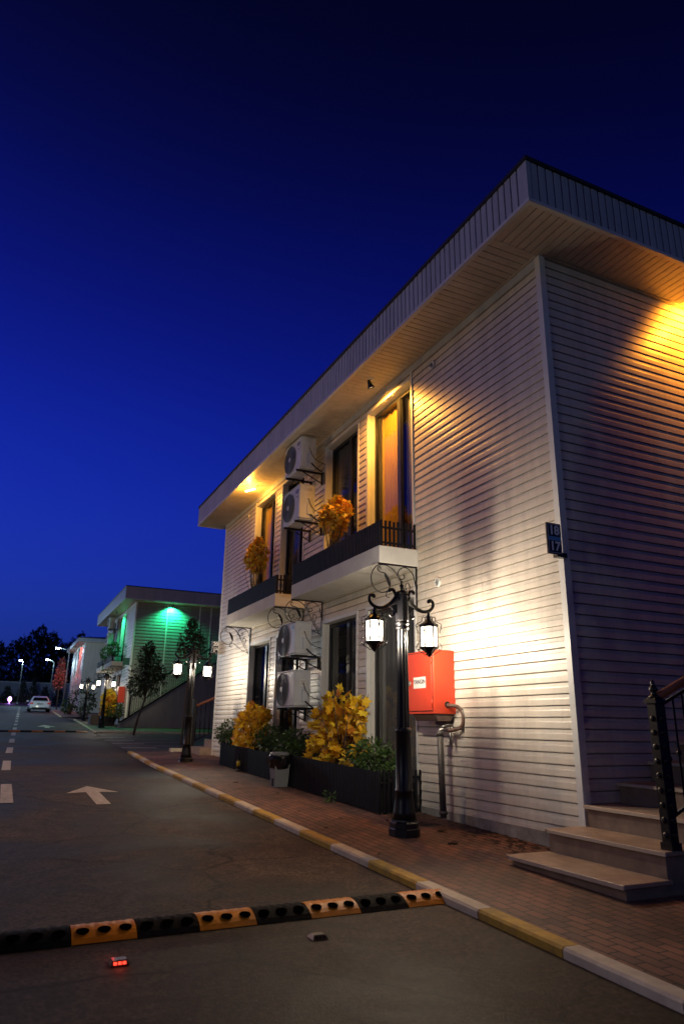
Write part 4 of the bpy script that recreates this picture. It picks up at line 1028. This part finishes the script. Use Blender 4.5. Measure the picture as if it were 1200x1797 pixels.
# ------------------------------------------------------------------ speed bumps
def bump(xr, y, n, step, wd, label, hgt=.052, slope=0, det=True, mats_first=0):
    o = thing('speed_bump', (xr-n*step/2, y, gr(y)), label, 'speed bump', 'rubber speed bumps across the road')
    for i in range(n):
        xb = xr-i*step; xa = xb-step+.006; m = MB(); K_ = 10; NX = 14 if det else 1
        grid = []
        for a in range(K_+1):
            t = a/K_; yy = y-wd/2+wd*t; h = hgt*math.sin(math.pi*t)**.75
            row = []
            for c in range(NX+1):
                x = xa+(xb-xa)*c/NX
                wv = .0025*math.sin(c*2.4+a*1.1)*(.3 < t) if det and 0 < c < NX and 0 < a < K_ else 0
                row.append((x, yy+slope*(xr-x), gr(yy)+.004+h+wv))
            grid.append(row)
        for a in range(K_):
            for c in range(NX): m.face([grid[a][c], grid[a][c+1], grid[a+1][c+1], grid[a+1][c]], 0, True)
        for c in (0, NX): m.face([r[c] for r in grid]+[(grid[-1][c][0], grid[-1][c][1], gr(y)-.01), (grid[0][c][0], grid[0][c][1], gr(y)-.01)], 0)
        if det:
            q = m
            for k in range(3):
                cx = xa+(xb-xa)*(k+.5)/3; t = .24; cy = y-wd/2+wd*t
                def P3(u, v):
                    tt = t+v/wd; return (cx+u, y-wd/2+wd*tt+slope*(xr-cx-u), gr(y)+.0075+hgt*math.sin(math.pi*max(.001, tt))**.75)
                q.face([P3(.036*math.cos(j*.5236), .030*math.sin(j*.5236)) for j in range(12)], 1)
                t = .72; q.face([P3(-.03+.007*math.cos(j*.785), .012*math.sin(j*.785)) for j in range(8)], 1)
        m.build('segment', [RUBY if (i+mats_first) % 2 == 0 else RUBB, mat('recess_black', (.002, .002, .002), .95, spec=0)], o, fix=False)
    return o
bump(2.915, 4.53, 13, .3458, .285, 'yellow and black rubber speed bump across the near road', slope=-.012)
bump(3.23, 31.15, 9, .416, .31, 'distant yellow and black speed bump before the far kerb', det=False)

def stud(x, y, lit, label):
    o = thing('road_stud', (x, y, gr(y)), label, 'road stud', 'solar road studs in the near road')
    z = gr(y)+.003; s = .047
    b = MB(); B = [(x-s, y-.05, z), (x+s, y-.05, z), (x+s, y+.05, z), (x-s, y+.05, z)]; T = [(x-s*.72, y-.025, z+.020), (x+s*.72, y-.025, z+.020), (x+s*.72, y+.025, z+.020), (x-s*.72, y+.025, z+.020)]
    for i in range(4): j = (i+1) % 4; b.face([B[i], B[j], T[j], T[i]])
    b.face(T); b.build('body', mat('stud_metal', (.11, .09, .08), .35, .6, noise=.4, nscale=30), o)
    f = MB()
    for k in (-1, 0, 1):
        c = x+k*.022; f.face([(c-.008, y-.0455, z+.005), (c+.008, y-.0455, z+.005), (c+.008, y-.033, z+.015), (c-.008, y-.033, z+.015)])
    f.build('reflector', REDE if lit else mat('lens_dull', (.05, .02, .02), .2), o, fix=False)
    if lit: light('led', 'POINT', (x, y-.075, z+.02), .05, (1, .05, .02), .015, o); light('led', 'POINT', (x-.02, y+.09, z+.05), .05, (1, .03, .02), .01, o)
stud(.692, 4.015, True, 'square road stud with three lit red lights, left in front of the speed bump')
stud(1.773, 4.035, False, 'unlit metal road stud right in front of the speed bump')

# ------------------------------------------------------------------ white saloon car, seen from behind
cx, cyr = 2.82, 66.0
def car(cx, yr, g):
    o = thing('parked_car', (cx, yr+2, g), 'white saloon car parked far down the road, seen from behind', 'car')
    hw = .86
    # side profile (distance from rear, height) by bands: width varies with height
    secs = [(0, .38, .74, .80), (.05, .30, .86, .92), (.35, .25, .90, 1.0), (.75, .24, .92, 1.0), (.95, .24, .90, 1.0), (1.2, .22, .90, 1.0), (2.2, .2, .88, 1.0), (3.3, .2, .86, 1.0), (4.2, .22, .78, .97), (4.5, .32, .62, .85)]
    m = MB(); R_ = []
    for y, zb, zt, k in secs:
        w_ = hw*k; r = [(-w_*.9, zb), (-w_, zb+.14), (-w_*1.0, (zb+zt)/2+.06), (-w_*.93, zt-.06), (-w_*.8, zt), (w_*.8, zt), (w_*.93, zt-.06), (w_, (zb+zt)/2+.06), (w_, zb+.14), (w_*.9, zb)]
        R_.append([(cx+a, yr+y, g+b) for a, b in r])
    for a, b in zip(R_, R_[1:]):
        for i in range(10): m.face([a[i], a[(i+1) % 10], b[(i+1) % 10], b[i]], 0, True)
    m.face(R_[0]); m.face(R_[-1])
    # roof
    cab = [(.55, .90, .74), (1.05, 1.22, .60), (1.5, 1.32, .56), (2.3, 1.33, .56), (2.9, 1.2, .60), (3.45, .88, .74)]
    Q = []
    for y, z, w_ in cab: Q.append([(cx-w_*1.05, yr+y, g+z-.05), (cx-w_*.9, yr+y, g+z), (cx+w_*.9, yr+y, g+z), (cx+w_*1.05, yr+y, g+z-.05)])
    for a, b in zip(Q, Q[1:]):
        for i in range(3): m.face([a[i], a[i+1], b[i+1], b[i]], 0, True)
    for s in (-1, 1):
        for (y0_, z0_, w0), (y1_, z1_, w1) in zip(cab, cab[1:]):
            m.face([(cx+s*w0*1.05, yr+y0_, g+z0_-.05), (cx+s*w1*1.05, yr+y1_, g+z1_-.05), (cx+s*.80, yr+y1_, g+.86), (cx+s*.80, yr+y0_, g+.86)])
    m.build('body', CARW, o)
    m = MB(); m.face([(cx-.62, yr+.56, g+.925), (cx+.62, yr+.56, g+.925), (cx+.49, yr+.98, g+1.205), (cx-.49, yr+.98, g+1.205)]); m.build('rear_window', GLSD, o)
    for s in (-1, 1):
        m = MB(); m.box(cx+s*.68-.13, cx+s*.68+.13, yr-.015, yr+.08, g+.62, g+.76, bev=.02); m.build('tail_light', TAIL, o)
        for y in (.85, 3.6):
            m = MB(); m.lathe([(.31, -.1), (.32, -.07), (.32, .07), (.31, .1)], cx+s*.76, yr+y, 20, axis='x', cz=g+.32); m.build('wheel', TYRE, o)
        m = MB(); m.box(cx+s*.93-.08, cx+s*.93+.08, yr+2.6, yr+2.7, g+.86, g+.98, bev=.02); m.build('mirror', CARW, o)
    m = MB(); m.box(cx-.24, cx+.24, yr-.02, yr+.0, g+.60, g+.70); m.build('number_plate', mat('plate_grey', (.10, .16, .15), .5), o)
    m = MB(); m.box(cx-.6, cx+.6, yr-.012, yr+.03, g+.26, g+.36); m.build('bumper_trim', TYRE, o)
car(cx, cyr, gr(cyr)+.03)

# ------------------------------------------------------------------ street lamps
def street_lamp(x, y, h, reach, label, pw, col=(.55, .85, 1), g=None, glow=LEDC, head=.5, fwd=0):
    g = gz(y) if g is None else g
    o = thing('street_lamp', (x, y, g), label, 'street lamp', 'tall street lamps')
    m = MB(); m.tube([(x, y, g-.1), (x, y, g+h*.5), (x, y, g+h-.35), (x-reach*.15, y-fwd*.15, g+h-.12), (x-reach, y-fwd, g+h+.05)], [.085, .07, .05, .045, .035], 8); m.lathe([(.14, 0), (.14, .3), (.09, .34)], x, y, 10, cz=g); m.build('pole', POLE, o)
    hx, hy, hz = x-reach, y-fwd, g+h+.05
    m = MB(); m.box(hx-head*.5, hx+head*.35, hy-.12, hy+.12, hz-.03, hz+.07, bev=.02); m.build('lamp_head', POLE, o)
    m = MB(); m.box(hx-head*.45, hx+head*.25, hy-.10, hy+.10, hz-.10, hz-.031); m.build('lens', glow, o)
    light('street_light', 'POINT', (hx-.05, hy, hz-.22), pw, col, .12, o)
street_lamp(5.05, 72.3, 5.75, 1.05, 'nearest of the three tall street lamps, its arm over the kerb', 130)
street_lamp(4.75, 90, 5.4, .75, 'middle one of the three tall street lamps beyond the car', 380)
street_lamp(1.55, 100, 5.6, .25, 'leftmost of the three tall street lamps, by the purple glow', 800)
street_lamp(6.5, -12.5, 7.0, .8, 'tall street lamp behind the viewpoint, lighting the near end wall', 270, (.60, .74, .92))
street_lamp(-7.2, 17.0, 6.0, -.6, 'amber street lamp on the left side of the road, outside the photo', 820, (1, .60, .33), glow=AMB)
street_lamp(-13, 1.0, 4.6, -.6, 'street lamp across the road to the left of the viewpoint', 440, (.94, .96, 1))

street_lamp(-5.5, 56.0, 6.0, -.8, 'street lamp left of the road level with the parked car, outside the photo', 2200, (.62, .88, 1))
# ------------------------------------------------------------------ trees and far end
def tree(name, x, y, g, th, cz, rad, n, size, m_, label, seed, lean=(0, 0), group=None, tr=.05, lobes=None, cat='tree'):
    rnd = random.Random(seed); o = thing(name, (x, y, g), label, cat, group)
    s = MB(); tx, ty = x+lean[0], y+lean[1]
    s.tube([(x, y, g-.05), (x+lean[0]*.35, y+lean[1]*.35, g+th*.45), (tx, ty, g+th), (tx+lean[0]*.1, ty, g+cz)], [tr, tr*.85, tr*.7, tr*.35], 8)
    for _ in range(9):
        d = Vector((rnd.uniform(-.7, .7)*rad[0], rnd.uniform(-.7, .7)*rad[1], rnd.uniform(-.6, .7)*rad[2]))
        a = Vector((tx, ty, g+th+rnd.uniform(-.05, .3)*(cz-th))); s.tube([a, a*.5+(Vector((tx, ty, g+cz))+d)*.5+Vector((0, 0, -.05)), Vector((tx, ty, g+cz))+d], [tr*.5, tr*.35, tr*.15], 5)
    s.build('trunk', BARK, o)
    b = MB(); leaves(b, (tx, ty, g+cz), rad, n, size, 'oval', rnd, shell=.35, lobes=lobes); b.build('crown', m_, o, fix=False)
    return o
TB = [(0, 0, -.5, .7), (-.4, .1, -.1, .5), (.45, 0, -.15, .5), (-.1, 0, .35, .5), (.3, .2, .55, .34), (-.4, -.2, .6, .3), (.05, 0, .8, .25), (-.6, 0, -.6, .45), (.6, .1, -.6, .45)]
TL = [(0, 0, -.45, .52), (-.35, .1, -.25, .5), (.4, 0, -.35, .5), (.05, 0, .1, .5), (-.1, .2, .5, .34), (.15, -.2, .35, .35), (0, 0, .8, .22), (-.5, 0, -.55, .35), (.55, .1, -.1, .3)]
tree('street_tree', 4.72, 28.9, gz(28.9)+PH, 1.3, 2.40, (.84, .75, 1.08), 3600, .10, LTR, 'small dark conical tree with a leaning trunk before the green-lit house', 51, (.30, 0), 'young trees by the parking', .05, TL)
tree('street_tree', 5.03, 22, .52, 2.1, 3.25, (.46, .46, .58), 1500, .085, LTR, 'thin young tree with a small loose crown above the second lamp post', 52, (.06, 0), 'young trees by the parking', .035, TL)
tree('street_tree', 5.75, -3.2, gz(-3.2), 2.6, 4.5, (.75, .75, 1.25), 2600, .11, LTR, 'conical tree behind the viewpoint that shades the near end wall', 54, (0, 0), 'young trees by the parking', .06, TL)
# unseen dark trees added left of the road to block the low sky light
lt = tree('tall_tree', -18, -14, -.3, 3, 5.4, (4.6, 4.6, 4.8), 2600, .75, LDK, 'unseen dark tree added left of the road to block the low sky', 95, (0, 0), 'unseen trees added left of the road', .22, TB)
for i in range(1, 12):
    c = copy_tree(lt); c.location = (-18-(i % 2)*1.5, -14+6.2*i, gz(max(0, 6.2*i-14))-.3); c.rotation_euler = (0, 0, i*1.3)
# yellow bush in front of the second house
for i, (x, y, w_, h_, lb) in enumerate([(4.75, 37.6, .55, .38, 'dark square planter box under the yellow bush of the second house'), (4.35, 38.6, .5, .38, 'pale square planter box left of the yellow bush')]):
    m = MB(); z = gz(y)+PH; m.box(x-.3, x+.35, y-w_, y+w_, z-.05, z+.45, bev=.02); tag(m.build('planter_box', SLAT if i == 0 else POT, at=(x, y, z)), lb, 'planter')
bush('yellow_maple', (4.75, 37.4, gz(37)+1.15), (.55, .85, .62), (4.7, 37.5, 1.3), 520, .19, LYE, 'yellow maple bush far off beside the third lamp post', 'maple bush', 'maple', 13, YG, 14, YB)
bush('green_bush', (5.05, 36.9, gz(37)+.72), (.35, .5, .3), (5.0, 37, 1.3), 500, .12, LGR, 'low green bush under the far red cabinet', 'bush', seed=61)
bush('green_bush', (4.55, 48.5, gz(48)+1.1), (.8, .9, .75), (4.6, 48.5, 1.5), 900, .16, LTR, 'round dark bush between the second and the farthest house', 'bush', seed=62)
for x, y, z, lb, sd in ((4.98, 39.6, 4.95, 'green-lit plant on the near end of the far balcony', 63), (4.9, 41.7, 4.9, 'green-lit plant on the far end of the far balcony', 64)):
    bush('potted_plant', (x, y, z), (.28, .4, .35), (x, y, 4.32), 420, .12, LGR, lb, 'potted plant', seed=sd)
m = MB(); m.box(5.10, 5.42, 37.0, 37.6, 2.12, 2.90, bev=.01)
o = thing('fire_cabinet', (5.3, 37.3, 2.1), 'small red wall cabinet far off on the second house', 'fire cabinet'); m.build('cabinet_body', RED, o)
m = MB(); m.tube([(5.3, 37.2, 1.05), (5.3, 37.2, 2.1)], .04, 8); m.build('pipe', PIPE, o)
# clipped shrub in a clay pot and red-lit tree further on
bush('potted_shrub', (4.35, 58.6, gz(58.6)+.62), (.28, .28, .55), (4.35, 58.6, gz(58.6)+.1), 500, .12, LGR, 'columnar green shrub standing on the far pavement', 'shrub', seed=65)
o = thing('clay_pot', (4.70, 59.5, gz(59.5)+PH), 'reddish clay urn beside the columnar shrub', 'pot'); m = MB(); m.lathe([(.12, 0), (.2, .2), (.22, .5), (.14, .72), (.18, .8)], 4.7, 59.5, 14, cz=gz(59.5)+PH); m.build('body', mat('terracotta', (.28, .08, .05), .7), o)
tree('red_lit_tree', 4.75, 76, gz(76), 2.2, 3.4, (.62, .62, 1.55), 1500, .22, LRD, 'slender tree with leaves in a red-lit colour left of the farthest house', 53, (0, 0), None, .06, TL)
light('red_tree_light', 'POINT', (4.4, 74.6, gz(76)+3.2), 40, (1, .25, .22), .1)
# low street-side hedge, white wall, shrubs, silhouettes of big trees
o = tag(D.objects.new('boundary_wall', None), 'long pale wall closing the far end of the street', 'wall'); COL.objects.link(o); o.location = (0, 127, 4); o['_o'] = (0, 127, 4)
m = MB(); m.box(-60, 40, 127, 127.3, 3.5, 7.1); m.build('wall_face', mat('far_wall_paint', (.42, .45, .48), .8, noise=.35, nscale=.3), o)
m = MB(); m.box(-60, 40, 126.9, 127.4, 7.1, 7.22); m.build('coping', TRIM, o)
m = MB(); m.box(-60, 6.5, 124.9, 125.2, 3.4, gz(125)+.18); tag(m.build('kerb', KWH), kind='structure')
rnd = random.Random(5); b = MB(); leaves(b, (-12, 126.0, 4.6), (17.5, .6, .75), 5200, .30, 'oval', rnd, shell=.2, lobes=[(i/10-1+.05, 0, 0, .16*1) for i in range(20)])
b2_ = MB(); b2_.box(-29, 5.0, 125.7, 126.5, 3.7, 4.75); 
o = thing('hedge', (-12, 126, 3.9), 'low dark hedge at the foot of the far wall', 'hedge'); b2_.build('hedge_body', LDK, o); 
b = MB()
for _ in range(5000):
    x = rnd.uniform(-29, 5.2); z = rnd.uniform(3.9, 4.95); y = rnd.uniform(125.4, 125.8) if z < 4.7 else rnd.uniform(125.4, 126.6)
    s = .22; a = Vector((rnd.gauss(0, 1), rnd.gauss(0, 1), rnd.gauss(0, 1))).normalized()*s; c = Vector((rnd.gauss(0, 1), rnd.gauss(0, 1), rnd.gauss(0, 1))).normalized()*s*.6; p = Vector((x, y, z)); b.face([p, p+a+c*.5, p+a*1.3, p+a-c*.5])
b.build('leaves', LDK, o, fix=False)
for x, h_, lb, sd in ((2.4, 3.4, 'left one of the two pointed shrubs before the far wall', 71), (3.9, 3.5, 'right one of the two pointed shrubs before the far wall', 72), (.3, 2.4, 'round shrub lit purple before the far wall', 73), (5.6, 2.6, 'dark shrub right of the pointed shrubs, behind the middle street lamp', 74), (7.6, 3.0, 'dark shrub at the right end of the far wall', 75)):
    tree('shrub', x, 121, gz(121), .6, h_*.5, (.85 if sd != 73 else 1.0, .8, h_*.52), 900, .26, LDK if sd > 73 else LTR, lb, sd, (0, 0), 'shrubs at the far wall', .06, TL, 'shrub')
light('purple_lamp', 'POINT', (.75, 118.5, gz(118.5)+.55), 260, (.45, .18, 1), .2)
o = thing('garden_lamp', (.75, 118.8, gz(118.8)), 'small lamp glowing purple at the foot of the shrub', 'lamp')
m = MB(); m.lathe([(.05, 0), (.05, .3), (.22, .35), (.28, .6), (.2, .9), (.05, 1.0)], .75, 118.8, 12, cz=gz(118.8)); m.build('globe', mat('purple_globe', (.6, .4, .9), .5, emis=(.62, .35, 1), estr=5), o)
BT = [(-5.5, 12.5, 2.6), (-2.4, 13.2, 2.6), (1.6, 15.2, 2.3), (4.6, 17.0, 2.2), (6.9, 16.2, 2.4), (9.4, 14.0, 2.5), (12.0, 15.8, 2.2), (13.9, 15.6, 2.4), (17, 14, 3)]
wh = ['at the left edge of the photo', 'just right of the left edge', 'left of the tall pair', 'tallest, above the leftmost street lamp', 'right one of the tall pair', 'above the middle street lamp', 'above the red-lit tree', 'behind the farthest house', 'hidden mostly by the green-lit house']
for i, (x, h_, w_) in enumerate(BT):
    tree('tall_tree', x, 146+i % 3*3, 4, h_*.25, h_*.47, (w_*1.35, w_, h_*.37), 3000, .55, LDK, 'dark silhouetted tree '+wh[i], 80+i, (0, 0), 'dark trees beyond the far wall', .25, TB)
